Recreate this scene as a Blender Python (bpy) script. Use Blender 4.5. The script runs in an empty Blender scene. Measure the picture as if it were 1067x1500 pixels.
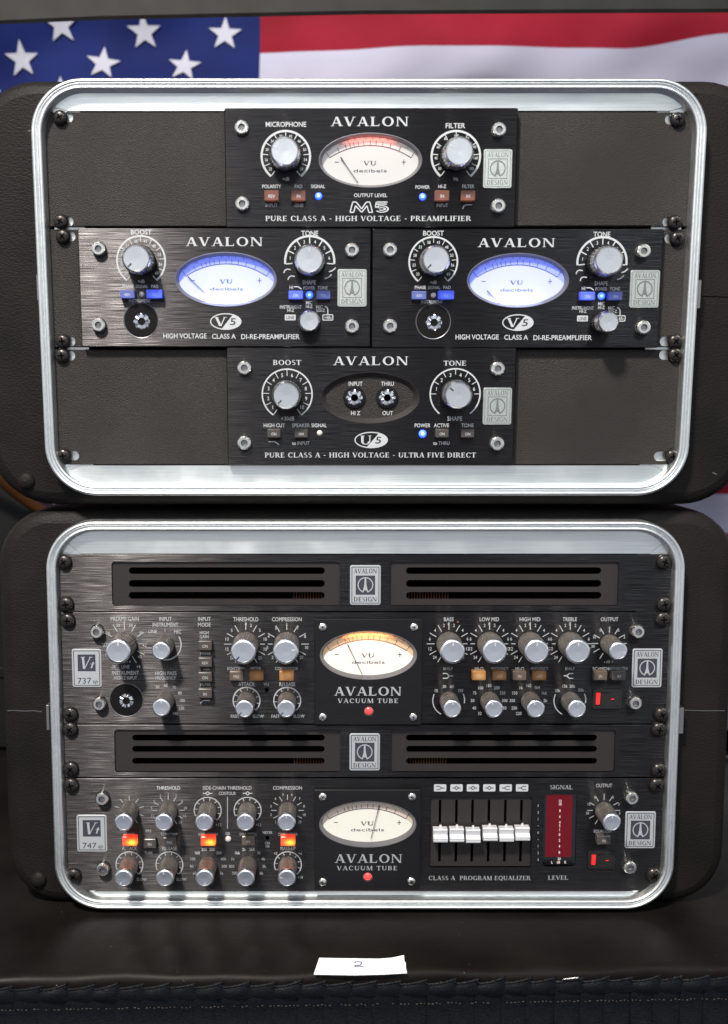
import bpy, math, random
from mathutils import Vector, Matrix
from mathutils.geometry import delaunay_2d_cdt
random.seed(7)
R = math.radians
sc = bpy.context.scene
col = sc.collection

# ------------------------------------------------------------ camera
PX0, PY0, FPX = 478.0, 750.0, 1500.0      # principal point and focal length of the photograph (1067 x 1500)
PITCH = R(6.0)
CAM = Vector((0.0, 0.0, 1.16))
cd = bpy.data.cameras.new('camera'); cam = bpy.data.objects.new('camera', cd); col.objects.link(cam)
cam.location = CAM; cam.rotation_euler = (R(90) - PITCH, 0, 0)
cd.sensor_fit = 'VERTICAL'; cd.sensor_height = 36; cd.sensor_width = 25.6; cd.lens = 36
cd.shift_x = (533.5 - PX0) / 1500.0
cd.clip_start = 0.02; cd.clip_end = 60
cd.dof.use_dof = True; cd.dof.focus_distance = 0.785; cd.dof.aperture_fstop = 5.0
sc.camera = cam

# ------------------------------------------------------------ exposure, world, lamps
sc.view_settings.view_transform = 'Standard'; sc.view_settings.look = 'None'
sc.view_settings.exposure = 0.0; sc.view_settings.gamma = 1.0
try:
    sc.cycles.use_denoising = True; sc.cycles.max_bounces = 8
    sc.cycles.sample_clamp_indirect = 6.0
except Exception: pass
w = bpy.data.worlds.new('World'); sc.world = w; w.use_nodes = True
nt = w.node_tree; bg = nt.nodes['Background']
tc = nt.nodes.new('ShaderNodeTexCoord'); sx = nt.nodes.new('ShaderNodeSeparateXYZ')
nt.links.new(tc.outputs['Generated'], sx.inputs[0])
mr = nt.nodes.new('ShaderNodeMapRange'); mr.inputs[1].default_value = -1; mr.inputs[2].default_value = 1
nt.links.new(sx.outputs['Z'], mr.inputs[0])
cr = nt.nodes.new('ShaderNodeValToRGB')
cr.color_ramp.interpolation = 'EASE'
els = cr.color_ramp.elements
els[0].position = 0.10; els[0].color = (0.06, 0.06, 0.09, 1)        # hall carpet
els[1].position = 0.92; els[1].color = (0.26, 0.28, 0.30, 1)        # hall ceiling
for p_, c_ in ((0.20, (0.17, 0.18, 0.29)), (0.31, (0.42, 0.43, 0.49)), (0.55, (0.98, 1.04, 1.08))):   # carpet further off, bright aisles at eye level
    e = els.new(p_); e.color = (*c_, 1)
nt.links.new(mr.outputs[0], cr.inputs[0]); nt.links.new(cr.outputs[0], bg.inputs['Color'])
bg.inputs['Strength'].default_value = 0.72

def area(name, loc, target, sx_, sy_, power, color, shape='RECTANGLE'):
    l = bpy.data.lights.new(name, 'AREA'); l.shape = shape; l.size = sx_
    if shape in ('RECTANGLE', 'ELLIPSE'): l.size_y = sy_
    l.energy = power; l.color = color
    o = bpy.data.objects.new(name, l); col.objects.link(o); o.location = loc
    o.rotation_euler = (Vector(target) - Vector(loc)).to_track_quat('-Z', 'Y').to_euler()
    return o
area('hall_spotlight', (-0.66, -0.80, 3.05), (-0.05, 0.8, 1.0), 0.30, 0.30, 142, (1.0, 0.93, 0.84), 'DISK')
area('ceiling_light', (1.3, -1.6, 3.6), (0, 0.8, 1.1), 1.3, 0.5, 34, (0.84, 0.93, 1.0))
area('ceiling_light', (-0.4, -3.4, 3.2), (0, 0.8, 1.1), 1.6, 0.5, 34, (0.92, 0.96, 1.0))

# ------------------------------------------------------------ frames: the two racks' front planes
class Frame:
    """local x right, y into the rack, z up the rack; h = height proud of the rack plane"""
    def __init__(s, dist, lean):
        fwd = Vector((0, math.cos(PITCH), -math.sin(PITCH)))
        s.O = CAM + fwd * dist; s.a = lean
        s.M = Matrix.Translation(s.O) @ Matrix.Rotation(lean, 4, 'X'); s.I = s.M.inverted()
    def p(s, px, py, h=0.0):
        c = s.I @ CAM
        d = s.I.to_3x3() @ Vector(ray(px, py))
        t = (-h - c.y) / d.y
        q = c + d * t
        return q.x, q.z
    def k(s, px, py, h=0.0):
        return s.p(px + 1, py, h)[0] - s.p(px, py, h)[0]
def ray(px, py):
    u = (px - PX0) / FPX; v = (PY0 - py) / FPX
    return (u, math.cos(PITCH) + v * math.sin(PITCH), -math.sin(PITCH) + v * math.cos(PITCH))
def world_at(px, py, Y):
    d = ray(px, py); t = (Y - CAM.y) / d[1]
    return CAM.x + d[0] * t, CAM.z + d[2] * t
UP = Frame(0.785, R(3.2))
LO = Frame(0.790, 0.0)

# ------------------------------------------------------------ materials
def mat(name, color, rough=0.5, metal=0.0, spec=0.5, emit=None, es=0.0, aniso=0.0, coat=0.0, trans=0.0, ior=1.45):
    m = bpy.data.materials.new(name); m.use_nodes = True
    b = m.node_tree.nodes['Principled BSDF']
    b.inputs['Base Color'].default_value = (*color, 1); b.inputs['Roughness'].default_value = rough
    b.inputs['Metallic'].default_value = metal; b.inputs['Specular IOR Level'].default_value = spec
    b.inputs['Coat Weight'].default_value = coat
    b.inputs['Transmission Weight'].default_value = trans; b.inputs['IOR'].default_value = ior
    if emit: b.inputs['Emission Color'].default_value = (*emit, 1); b.inputs['Emission Strength'].default_value = es
    if aniso:
        b.inputs['Anisotropic'].default_value = aniso
        c = m.node_tree.nodes.new('ShaderNodeCombineXYZ'); c.inputs[2].default_value = 1.0
        m.node_tree.links.new(c.outputs[0], b.inputs['Tangent'])
    return m
def noise(m, scale=(1, 1, 1), freq=100, detail=3, bump=0.0, dist=0.0005, col2=None, rough=None, lo=0.35, hi=0.65, coord='Object', rgh=0.5):
    """one noise field that drives bump, colour and / or roughness"""
    N = m.node_tree.nodes; L = m.node_tree.links; b = N['Principled BSDF']
    t = N.new('ShaderNodeTexCoord'); mp = N.new('ShaderNodeMapping'); mp.inputs['Scale'].default_value = scale
    n = N.new('ShaderNodeTexNoise'); n.inputs['Scale'].default_value = freq; n.inputs['Detail'].default_value = detail
    n.inputs['Roughness'].default_value = rgh
    L.new(t.outputs[coord], mp.inputs[0]); L.new(mp.outputs[0], n.inputs['Vector'])
    r = N.new('ShaderNodeMapRange'); r.inputs[1].default_value = lo; r.inputs[2].default_value = hi
    L.new(n.outputs[0], r.inputs[0])
    if bump:
        bp = N.new('ShaderNodeBump'); bp.inputs['Strength'].default_value = bump; bp.inputs['Distance'].default_value = dist
        L.new(r.outputs[0], bp.inputs['Height'])
        if b.inputs['Normal'].is_linked: L.new(b.inputs['Normal'].links[0].from_socket, bp.inputs['Normal'])
        L.new(bp.outputs[0], b.inputs['Normal'])
    if col2:
        mx = N.new('ShaderNodeMix'); mx.data_type = 'RGBA'
        if b.inputs['Base Color'].is_linked: L.new(b.inputs['Base Color'].links[0].from_socket, mx.inputs[6])
        else: mx.inputs[6].default_value = b.inputs['Base Color'].default_value
        mx.inputs[7].default_value = (*col2, 1)
        L.new(r.outputs[0], mx.inputs[0]); L.new(mx.outputs[2], b.inputs['Base Color'])
    if rough:
        r2 = N.new('ShaderNodeMapRange'); r2.inputs[3].default_value = rough[0]; r2.inputs[4].default_value = rough[1]
        L.new(r.outputs[0], r2.inputs[0]); L.new(r2.outputs[0], b.inputs['Roughness'])
    return m
X = {}
def brushed(m, k=1.75, fx=45, fz=6500):
    """fine horizontal brushing: every scratch tips the surface a little up or down, never sideways"""
    N = m.node_tree.nodes; L = m.node_tree.links; b = N['Principled BSDF']
    t = N.new('ShaderNodeTexCoord'); mp = N.new('ShaderNodeMapping'); mp.inputs['Scale'].default_value = (fx, 300, fz)
    n = N.new('ShaderNodeTexNoise'); n.inputs['Scale'].default_value = 1.0; n.inputs['Detail'].default_value = 0.6
    L.new(t.outputs['Object'], mp.inputs[0]); L.new(mp.outputs[0], n.inputs['Vector'])
    a = N.new('ShaderNodeMath'); a.operation = 'SUBTRACT'; a.inputs[1].default_value = 0.5; L.new(n.outputs[0], a.inputs[0])
    c = N.new('ShaderNodeMath'); c.operation = 'MULTIPLY'; c.inputs[1].default_value = k; L.new(a.outputs[0], c.inputs[0])
    v = N.new('ShaderNodeCombineXYZ'); L.new(c.outputs[0], v.inputs[2])
    g = N.new('ShaderNodeNewGeometry'); ad = N.new('ShaderNodeVectorMath'); ad.operation = 'ADD'
    L.new(g.outputs['Normal'], ad.inputs[0]); L.new(v.outputs[0], ad.inputs[1])
    nn = N.new('ShaderNodeVectorMath'); nn.operation = 'NORMALIZE'; L.new(ad.outputs[0], nn.inputs[0]); L.new(nn.outputs[0], b.inputs['Normal'])
    return m
X['anod'] = brushed(noise(noise(mat('brushed_black_anodised', (0.029, 0.0275, 0.029), 0.31, 0.97, aniso=1.0), (2.0, 300, 900), 4, 2, col2=(0.036, 0.034, 0.035)), (1, 1, 1), 18, 3, rough=(0.30, 0.33)))
X['tube'] = noise(mat('satin_black_plate', (0.008, 0.008, 0.0095), 0.36, 0.3, 0.3, aniso=0.6), (2, 300, 900), 4, 2, bump=0.12, dist=0.0001, rough=(0.34, 0.45))
X['edge'] = mat('fascia_edge', (0.03, 0.03, 0.034), 0.35, 0.6)
X['powder'] = noise(noise(mat('textured_powder_coat', (0.0095, 0.0077, 0.0070), 0.62, 0.0, 0.4), (1, 1, 1), 1400, 3, bump=0.7, dist=0.0005, col2=(0.030, 0.0245, 0.0222)), (1, 1, 1), 9, 4, col2=(0.0135, 0.0110, 0.0100), rough=(0.45, 0.62))
X['shell'] = noise(noise(mat('moulded_black_plastic', (0.0055, 0.0047, 0.0044), 0.55, 0.0, 0.16), (1, 1, 1.8), 420, 3, bump=0.28, dist=0.0006, rgh=0.45), (1, 1, 1), 14, 5, col2=(0.0092, 0.0077, 0.0070), rough=(0.5, 0.66))
X['alu'] = noise(noise(mat('extruded_aluminium', (0.78, 0.80, 0.80), 0.40, 1.0), (1, 1, 1), 45, 4, rough=(0.34, 0.44), col2=(0.72, 0.74, 0.75)), (1, 1, 1), 300, 2, rough=(0.36, 0.44), lo=.3, hi=.7)
X['aluplate'] = noise(noise(mat('aluminium_lip', (0.80, 0.83, 0.82), 0.36, 1.0, aniso=0.5), (5, 300, 300), 5, 4, bump=0.08, dist=0.0002, col2=(0.70, 0.73, 0.73)), (1, 1, 1), 30, 4, rough=(0.28, 0.42), col2=(0.72, 0.74, 0.74), lo=0.4, hi=0.8)
X['knob'] = noise(mat('turned_aluminium', (0.80, 0.81, 0.84), 0.26, 1.0), (1, 1, 1), 60, 2, rough=(0.24, 0.29))
X['cap'] = noise(mat('knob_top_aluminium', (0.78, 0.80, 0.85), 0.33, 1.0), (1, 1, 1), 60, 2, rough=(0.30, 0.35))
X['knurl'] = mat('knurled_knob_side', (0.56, 0.51, 0.47), 0.42, 1.0)
X['blackskirt'] = mat('knob_black_skirt', (0.006, 0.006, 0.007), 0.25, 0, 0.4)
X['fader'] = noise(mat('fader_satin_silver', (0.60, 0.60, 0.63), 0.38, 0.35), (1, 1, 1), 200, 2, rough=(0.34, 0.42))
X['nickel'] = noise(mat('nickel_bolt', (0.80, 0.79, 0.74), 0.22, 1.0), (1, 1, 1), 800, 2, rough=(0.15, 0.35))
X['chrome'] = mat('chrome_jack', (0.85, 0.86, 0.9), 0.1, 1.0)
X['blackscrew'] = noise(mat('black_oxide_screw', (0.035, 0.031, 0.030), 0.27, 0.7), (1, 1, 1), 700, 2, rough=(0.2, 0.4))
X['hole'] = mat('dark_hole', (0.001, 0.001, 0.001), 0.9, 0, 0.0)
X['recess'] = mat('recess_shade_black', (0.005, 0.0045, 0.0045), 0.5, 0.0, 0.15)  # cup is shallow, so the shade of its depth is put into the colour
X['ventplate'] = noise(mat('vent_plate_paint', (0.020, 0.0165, 0.0165), 0.5, 0.0, 0.35), (1, 1, 1), 900, 2, bump=0.2, dist=0.0002)
X['bezel'] = mat('meter_bezel', (0.16, 0.155, 0.17), 0.35, 0.7)
X['ink2'] = mat('soft_silver_ink', (0.30, 0.31, 0.32), 0.5, 0.0)
X['ink'] = mat('silver_ink', (0.40, 0.415, 0.43), 0.5, 0.0)
X['inkdim'] = mat('grey_ink', (0.25, 0.26, 0.275), 0.5, 0.0)
X['inkdark'] = mat('dark_ink', (0.03, 0.03, 0.045), 0.5, 0.0)
X['inkdial'] = mat('dial_ink', (0.06, 0.05, 0.07), 0.6)
X['inkblue'] = mat('dial_blue_ink', (0.05, 0.07, 0.30), 0.6)
X['inkbrown'] = mat('dial_brown_ink', (0.20, 0.07, 0.03), 0.6)
X['badge'] = noise(mat('cast_silver_badge', (0.50, 0.53, 0.51), 0.42, 0.85), (1, 1, 1), 700, 3, bump=0.2, dist=0.0002, rough=(0.35, 0.5))
X['badgedark'] = mat('badge_dark_infill', (0.19, 0.19, 0.19), 0.5, 0.7)
X['label'] = mat('silver_print_badge', (0.36, 0.38, 0.40), 0.45, 0.3)
X['dialw'] = mat('dial_white', (0.40, 0.40, 0.395), 0.6, emit=(1.0, 0.98, 0.97), es=0.10)
X['dialcream'] = mat('dial_cream', (0.58, 0.57, 0.53), 0.6, emit=(1.0, 0.97, 0.88), es=0.16)
X['dialcream2'] = mat('dial_cream_dim', (0.60, 0.59, 0.53), 0.6, emit=(1.0, 0.97, 0.86), es=0.04)
X['dialorange'] = mat('dial_orange_band', (0.52, 0.36, 0.24), 0.6, emit=(1.0, 0.60, 0.32), es=0.12)
X['dialtan'] = mat('dial_tan_band', (0.50, 0.42, 0.36), 0.6, emit=(1.0, 0.7, 0.5), es=0.03)
X['dialblue'] = mat('dial_backlit_blue', (0.36, 0.38, 0.46), 0.6, emit=(0.34, 0.41, 1.0), es=0.44)
X['dialblueband'] = mat('dial_backlit_blue_band', (0.26, 0.30, 0.6), 0.6, emit=(0.07, 0.13, 1.0), es=0.55)
X['needle'] = mat('needle', (0.02, 0.02, 0.03), 0.4)
def pane_mat():
    m = bpy.data.materials.new('thin_window_pane'); m.use_nodes = True; N = m.node_tree.nodes; L = m.node_tree.links
    N.remove(N['Principled BSDF']); o = N['Material Output']
    t = N.new('ShaderNodeBsdfTransparent'); g = N.new('ShaderNodeBsdfGlossy'); g.inputs['Roughness'].default_value = 0.04
    mx = N.new('ShaderNodeMixShader'); mx.inputs[0].default_value = 0.045
    L.new(t.outputs[0], mx.inputs[1]); L.new(g.outputs[0], mx.inputs[2]); L.new(mx.outputs[0], o.inputs[0]); return m
X['glass'] = pane_mat()
X['ledblue'] = mat('blue_led', (0.1, 0.2, 1), 0.3, emit=(0.01, 0.04, 1.0), es=7)
X['ledcore'] = mat('blue_led_core', (0.8, 0.9, 1), 0.3, emit=(0.10, 0.24, 1.0), es=3.2)
X['ledred'] = mat('red_led', (0.7, 0.02, 0.02), 0.25, emit=(1.0, 0.06, 0.05), es=1.4, coat=0.5)
X['ledoff'] = mat('clear_led_off', (0.55, 0.5, 0.47), 0.15, spec=0.8)
X['ledring'] = mat('led_ring', (0.28, 0.27, 0.28), 0.3, 0.9)
X['btnred'] = mat('button_red_brown', (0.13, 0.052, 0.038), 0.35, emit=(0.9, 0.22, 0.12), es=0.05)
X['btngrey'] = mat('button_smoked', (0.055, 0.047, 0.044), 0.3)
X['btnbrown'] = mat('button_smoked_brown', (0.095, 0.070, 0.053), 0.3)
X['btnamber'] = mat('button_amber_lit', (0.24, 0.12, 0.04), 0.35, emit=(1.0, 0.45, 0.12), es=0.12)
X['btnamber2'] = mat('button_amber_dim', (0.14, 0.07, 0.028), 0.35, emit=(1.0, 0.4, 0.12), es=0.03)
X['btnblue'] = mat('button_blue_lit', (0.08, 0.12, 0.6), 0.3, emit=(0.05, 0.12, 1.0), es=0.55)
X['btnblue2'] = mat('button_blue_dim', (0.09, 0.11, 0.26), 0.3, emit=(0.05, 0.10, 1.0), es=0.13)
X['btnfire'] = mat('button_red_glow', (0.8, 0.08, 0.03), 0.3, emit=(1.0, 0.05, 0.015), es=1.6)
X['btnfirecore'] = mat('button_yellow_core', (1, 0.5, 0.1), 0.3, emit=(1.0, 0.42, 0.03), es=2.4)
X['rocker'] = mat('rocker_black', (0.012, 0.012, 0.012), 0.25)
X['rockerred'] = mat('rocker_red_mark', (0.7, 0.02, 0.02), 0.3, emit=(1.0, 0.03, 0.02), es=0.35)
X['redwin'] = mat('display_red_filter', (0.018, 0.0003, 0.002), 0.5, 0, 0.05, emit=(1.0, 0.0, 0.03), es=0.13)
X['blackwin'] = mat('display_black', (0.006, 0.006, 0.008), 0.12)
X['segwhite'] = mat('display_figures', (0.75, 0.62, 0.60), 0.4)
X['tableblk'] = noise(noise(mat('black_table_vinyl', (0.0042, 0.0035, 0.0032), 0.42, 0.0, 0.08), (1, 1, 1), 12, 4, rough=(0.36, 0.48), col2=(0.009, 0.0075, 0.007)), (1, 1, 1), 90, 3, bump=0.08, dist=0.001)
noise(X['tableblk'], (1, 1, 1), 420, 1, col2=(0.12, 0.12, 0.12), lo=0.795, hi=0.82)
noise(X['shell'], (1, 1, 1), 380, 1, col2=(0.07, 0.065, 0.06), lo=0.80, hi=0.83)
X['skirt'] = noise(mat('black_skirt_satin', (0.0028, 0.0031, 0.0040), 0.38, 0.0, 0.14), (400, 400, 2500), 1, 3, bump=0.4, dist=0.0005, col2=(0.007, 0.0078, 0.010))
X['stitch'] = mat('skirt_stitching', (0.07, 0.06, 0.045), 0.7)
X['paper'] = noise(mat('white_paper_tape', (0.80, 0.81, 0.83), 0.7), (1, 1, 1), 160, 3, bump=0.15, dist=0.0004)
X['pen'] = mat('blue_pen_ink', (0.015, 0.02, 0.12), 0.6)
X['shelf'] = noise(mat('grey_brown_shelf', (0.007, 0.0062, 0.0056), 0.65, 0, 0.3), (1, 1, 1), 30, 3, col2=(0.012, 0.011, 0.0098))
X['fred'] = noise(mat('flag_red_cloth', (0.14, 0.002, 0.010), 0.8, 0, .2), (1, 1, 1), 9, 3, col2=(0.175, 0.004, 0.016))
X['fwhite'] = noise(mat('flag_white_cloth', (0.27, 0.265, 0.36), 0.75), (1, 1, 1), 9, 3, col2=(0.31, 0.305, 0.40))
X['fblue'] = noise(mat('flag_blue_cloth', (0.0016, 0.006, 0.058), 0.8, 0, .2), (1, 1, 1), 9, 3, col2=(0.003, 0.010, 0.085))
X['fstar'] = mat('flag_star_cloth', (0.31, 0.315, 0.38), 0.75)
X['darkcase'] = noise(mat('black_case_vinyl', (0.005, 0.005, 0.0055), 0.6, 0, 0.2), (1, 1, 1), 300, 2, bump=0.3, dist=0.0005)
X['orange'] = mat('orange_cable_sheath', (0.04, 0.012, 0.001), 0.45)
X['copper'] = mat('inner_copper_mesh', (0.10, 0.035, 0.01), 0.6, 0.5)

def glow(m, cx, cz, rad, c_in, c_out, s_in, s_out):
    """a lamp behind a translucent lens: brightest where the lamp sits"""
    N = m.node_tree.nodes; L = m.node_tree.links; b = N['Principled BSDF']
    t = N.new('ShaderNodeTexCoord'); mp = N.new('ShaderNodeMapping'); mp.inputs['Location'].default_value = (-cx, 0, -cz); mp.inputs['Scale'].default_value = (1, 0, 1)
    L.new(t.outputs['Generated'], mp.inputs[0]); ln = N.new('ShaderNodeVectorMath'); ln.operation = 'LENGTH'; L.new(mp.outputs[0], ln.inputs[0])
    r = N.new('ShaderNodeMapRange'); r.interpolation_type = 'SMOOTHSTEP'; r.inputs[1].default_value = 0; r.inputs[2].default_value = rad; L.new(ln.outputs['Value'], r.inputs[0])
    mx = N.new('ShaderNodeMix'); mx.data_type = 'RGBA'; L.new(r.outputs[0], mx.inputs[0]); mx.inputs[6].default_value = (*c_in, 1); mx.inputs[7].default_value = (*c_out, 1)
    L.new(mx.outputs[2], b.inputs['Emission Color'])
    r2 = N.new('ShaderNodeMapRange'); r2.inputs[3].default_value = s_in; r2.inputs[4].default_value = s_out; L.new(r.outputs[0], r2.inputs[0]); L.new(r2.outputs[0], b.inputs['Emission Strength'])
glow(X['btnfire'], .66, .36, .62, (1, .42, .03), (1, .03, .01), 2.6, 0.9)
glow(X['btnamber'], .55, .55, .6, (1, .50, .16), (1, .36, .08), 0.34, 0.08)
glow(X['btnamber2'], .6, .5, .6, (1, .45, .14), (1, .36, .08), 0.12, 0.015)
glow(X['btnblue'], .5, .35, .6, (.10, .18, 1), (.02, .05, 1), 0.75, 0.30)
glow(X['btnblue2'], .5, .35, .6, (.08, .14, 1), (.02, .05, 1), 0.22, 0.06)
glow(X['btnred'], .5, .1, .6, (1, .20, .10), (.8, .2, .1), 0.10, 0.0)
# ------------------------------------------------------------ mesh builder
def inside(p, lp):
    c = False; n = len(lp); j = n - 1
    for i in range(n):
        if (lp[i][1] > p[1]) != (lp[j][1] > p[1]) and p[0] < (lp[j][0] - lp[i][0]) * (p[1] - lp[i][1]) / (lp[j][1] - lp[i][1]) + lp[i][0]: c = not c
        j = i
    return c
def tess(loops):
    """triangles of a polygon with holes; indices into the flat vertex list"""
    pts = []; ed = []
    for lp in loops:
        o = len(pts); n = len(lp); pts += [Vector((p[0] * 100, p[1] * 100)) for p in lp]; ed += [(o + i, o + (i + 1) % n) for i in range(n)]
    co, _, fs, orig, _, _ = delaunay_2d_cdt(pts, ed, [], 0, 1e-6)
    L = [[(p[0] * 100, p[1] * 100) for p in lp] for lp in loops]; out = []
    for f in fs:
        cx = sum(co[i].x for i in f) / len(f); cz = sum(co[i].y for i in f) / len(f)
        if inside((cx, cz), L[0]) and not any(inside((cx, cz), l) for l in L[1:]) and all(orig[i] for i in f): out.append(tuple(orig[i][0] for i in f))
    return out
class MB:
    def __init__(s): s.v = []; s.f = []
    def add(s, vs, fs):
        o = len(s.v); s.v += [tuple(q) for q in vs]; s.f += [tuple(i + o for i in f) for f in fs]; return s
    def box(s, x0, x1, y0, y1, z0, z1, c=0.0):
        if c:
            return s.loft([rrect(x0, x1, z0, z1, c, 2, c), rrect(x0, x1, z0, z1, c * 1.2, 2)], [min(y0, y1), min(y0, y1) + c], max(y0, y1))
        vs = [(x, y, z) for x in (x0, x1) for y in (y0, y1) for z in (z0, z1)]
        return s.add(vs, [(0, 1, 3, 2), (4, 6, 7, 5), (0, 4, 5, 1), (2, 3, 7, 6), (0, 2, 6, 4), (1, 5, 7, 3)])
    def loft(s, loops, ys, yback=None, cap=True, back=True):
        """loops front to back (same count each), 2-D (x, z)"""
        loops = list(loops); ys = list(ys)
        if yback is not None: loops.append(loops[-1]); ys.append(yback)
        n = len(loops[0]); vs = []
        for lp, y in zip(loops, ys): vs += [(p[0], y, p[1]) for p in lp]
        fs = []
        for i in range(len(loops) - 1):
            for j in range(n):
                a, b = i * n + j, i * n + (j + 1) % n
                fs.append((a, b, b + n, a + n))
        if cap: fs.append(tuple(range(n)))
        if back: fs.append(tuple(reversed(range((len(loops) - 1) * n, len(loops) * n))))
        return s.add(vs, fs)
    def plate(s, outer, holes, y0, y1, ch=0.0, inner=None):
        """plate with holes: front at y0 (towards the viewer), back at y1; 'inner' is the chamfered front outline"""
        front = inner if inner else outer
        loops = [front] + holes; tri = tess(loops)
        flat = [p for lp in loops for p in lp]
        s.add([(p[0], y0, p[1]) for p in flat], tri)
        s.add([(p[0], y1, p[1]) for p in flat], tri)
        if inner:
            n = len(outer)
            s.add([(p[0], y0, p[1]) for p in inner] + [(p[0], y0 + ch, p[1]) for p in outer] + [(p[0], y1, p[1]) for p in outer],
                  [(j, (j + 1) % n, n + (j + 1) % n, n + j) for j in range(n)] + [(n + j, n + (j + 1) % n, 2 * n + (j + 1) % n, 2 * n + j) for j in range(n)])
        for lp in ([] if inner else [outer]) + holes:
            n = len(lp)
            s.add([(p[0], y0, p[1]) for p in lp] + [(p[0], y1, p[1]) for p in lp], [(j, (j + 1) % n, n + (j + 1) % n, n + j) for j in range(n)])
        return s
    def lathe(s, prof, cx, cz, n=48, knurl=None):
        """prof: (radius, height proud); knurl: (i0, i1, depth) profile rows that carry grooves"""
        vs = []
        for i, (r, h) in enumerate(prof):
            for j in range(n):
                a = 2 * math.pi * j / n; rr = r
                if knurl and knurl[0] <= i <= knurl[1] and j % 2: rr = r - knurl[2]
                vs.append((cx + rr * math.sin(a), -h, cz + rr * math.cos(a)))
        fs = []
        for i in range(len(prof) - 1):
            for j in range(n):
                a, b = i * n + j, i * n + (j + 1) % n
                fs.append((a, a + n, b + n, b))
        fs.append(tuple(range(n)) if prof[0][0] > 1e-6 else ())
        if prof[-1][0] > 1e-6: fs.append(tuple(reversed(range((len(prof) - 1) * n, len(prof) * n))))
        return s.add(vs, [f for f in fs if f])
    def poly(s, pts, h): return s.add([(p[0], -h, p[1]) for p in pts], [tuple(range(len(pts)))])
    def line(s, x0, z0, x1, z1, wd, h):
        dx, dz = x1 - x0, z1 - z0; l = math.hypot(dx, dz) or 1e-9; nx, nz = -dz / l * wd / 2, dx / l * wd / 2
        return s.poly([(x0 + nx, z0 + nz), (x1 + nx, z1 + nz), (x1 - nx, z1 - nz), (x0 - nx, z0 - nz)], h)
    def path(s, pts, wd, h):
        for i in range(len(pts) - 1):
            s.line(*pts[i], *pts[i + 1], wd, h + i * 0.000008)
        return s
    def arc(s, cx, cz, r0, r1, a0, a1, h, n=40, ex=1.0):
        vs = []
        for i in range(n + 1):
            a = R(a0 + (a1 - a0) * i / n)
            vs += [(cx + ex * r0 * math.sin(a), -h, cz + r0 * math.cos(a)), (cx + ex * r1 * math.sin(a), -h, cz + r1 * math.cos(a))]
        return s.add(vs, [(2 * i, 2 * i + 1, 2 * i + 3, 2 * i + 2) for i in range(n)])
    def tube(s, pts, r, n=8, taper=None):
        pts = [Vector(p) for p in pts]; vs = []; up = Vector((0.13, 0.9, 0.31)).normalized()
        for i, p in enumerate(pts):
            t = (pts[min(i + 1, len(pts) - 1)] - pts[max(i - 1, 0)]).normalized()
            a = t.cross(up).normalized(); b = t.cross(a)
            rr = r * (taper[i] if taper else 1)
            vs += [tuple(p + (a * math.cos(2 * math.pi * j / n) + b * math.sin(2 * math.pi * j / n)) * rr) for j in range(n)]
        fs = [(i * n + j, i * n + (j + 1) % n, (i + 1) * n + (j + 1) % n, (i + 1) * n + j) for i in range(len(pts) - 1) for j in range(n)]
        fs += [tuple(range(n)), tuple(reversed(range((len(pts) - 1) * n, len(pts) * n)))]
        return s.add(vs, fs)
    def obj(s, name, m, parent=None, smooth=32, recalc=True, **props):
        me = bpy.data.meshes.new(name)
        b = Vector(parent['_b']) if parent is not None and '_b' in parent else Vector((0, 0, 0))
        me.from_pydata([(v[0] - b.x, v[1] - b.y, v[2] - b.z) for v in s.v], [], s.f)
        me.materials.append(X[m] if isinstance(m, str) else m)
        if recalc:
            import bmesh
            bm = bmesh.new(); bm.from_mesh(me); bmesh.ops.recalc_face_normals(bm, faces=bm.faces); bm.to_mesh(me); bm.free()
        if smooth:
            me.shade_smooth(); me.set_sharp_from_angle(angle=R(smooth))
        o = bpy.data.objects.new(name, me); col.objects.link(o)
        if parent is not None: o.parent = parent; o['_b'] = tuple(b)
        for k_, v_ in props.items(): o[k_] = v_
        return o
def rrect(x0, x1, z0, z1, r, n=6, inset=0.0):
    x0, x1, z0, z1 = x0 + inset, x1 - inset, z0 + inset, z1 - inset; r = max(r - inset, 0.00005); o = []
    for cx, cz, a0 in ((x1 - r, z1 - r, 0), (x0 + r, z1 - r, 90), (x0 + r, z0 + r, 180), (x1 - r, z0 + r, 270)):
        for i in range(n + 1):
            a = R(a0 + 90 * i / n); o.append((cx + r * math.cos(a), cz + r * math.sin(a)))
    return o
def ell(cx, cz, rx, rz, n=64): return [(cx + rx * math.cos(2 * math.pi * i / n), cz + rz * math.sin(2 * math.pi * i / n)) for i in range(n)]
def thing(name, label, cat, F, base, group=None):
    o = bpy.data.objects.new(name, None); col.objects.link(o); o.empty_display_size = 0.01
    o['_b'] = tuple(base)
    if F: o.matrix_world = F.M @ Matrix.Translation(base)
    else: o.location = base
    o['label'] = label; o['category'] = cat
    if group: o['group'] = group
    return o

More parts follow.
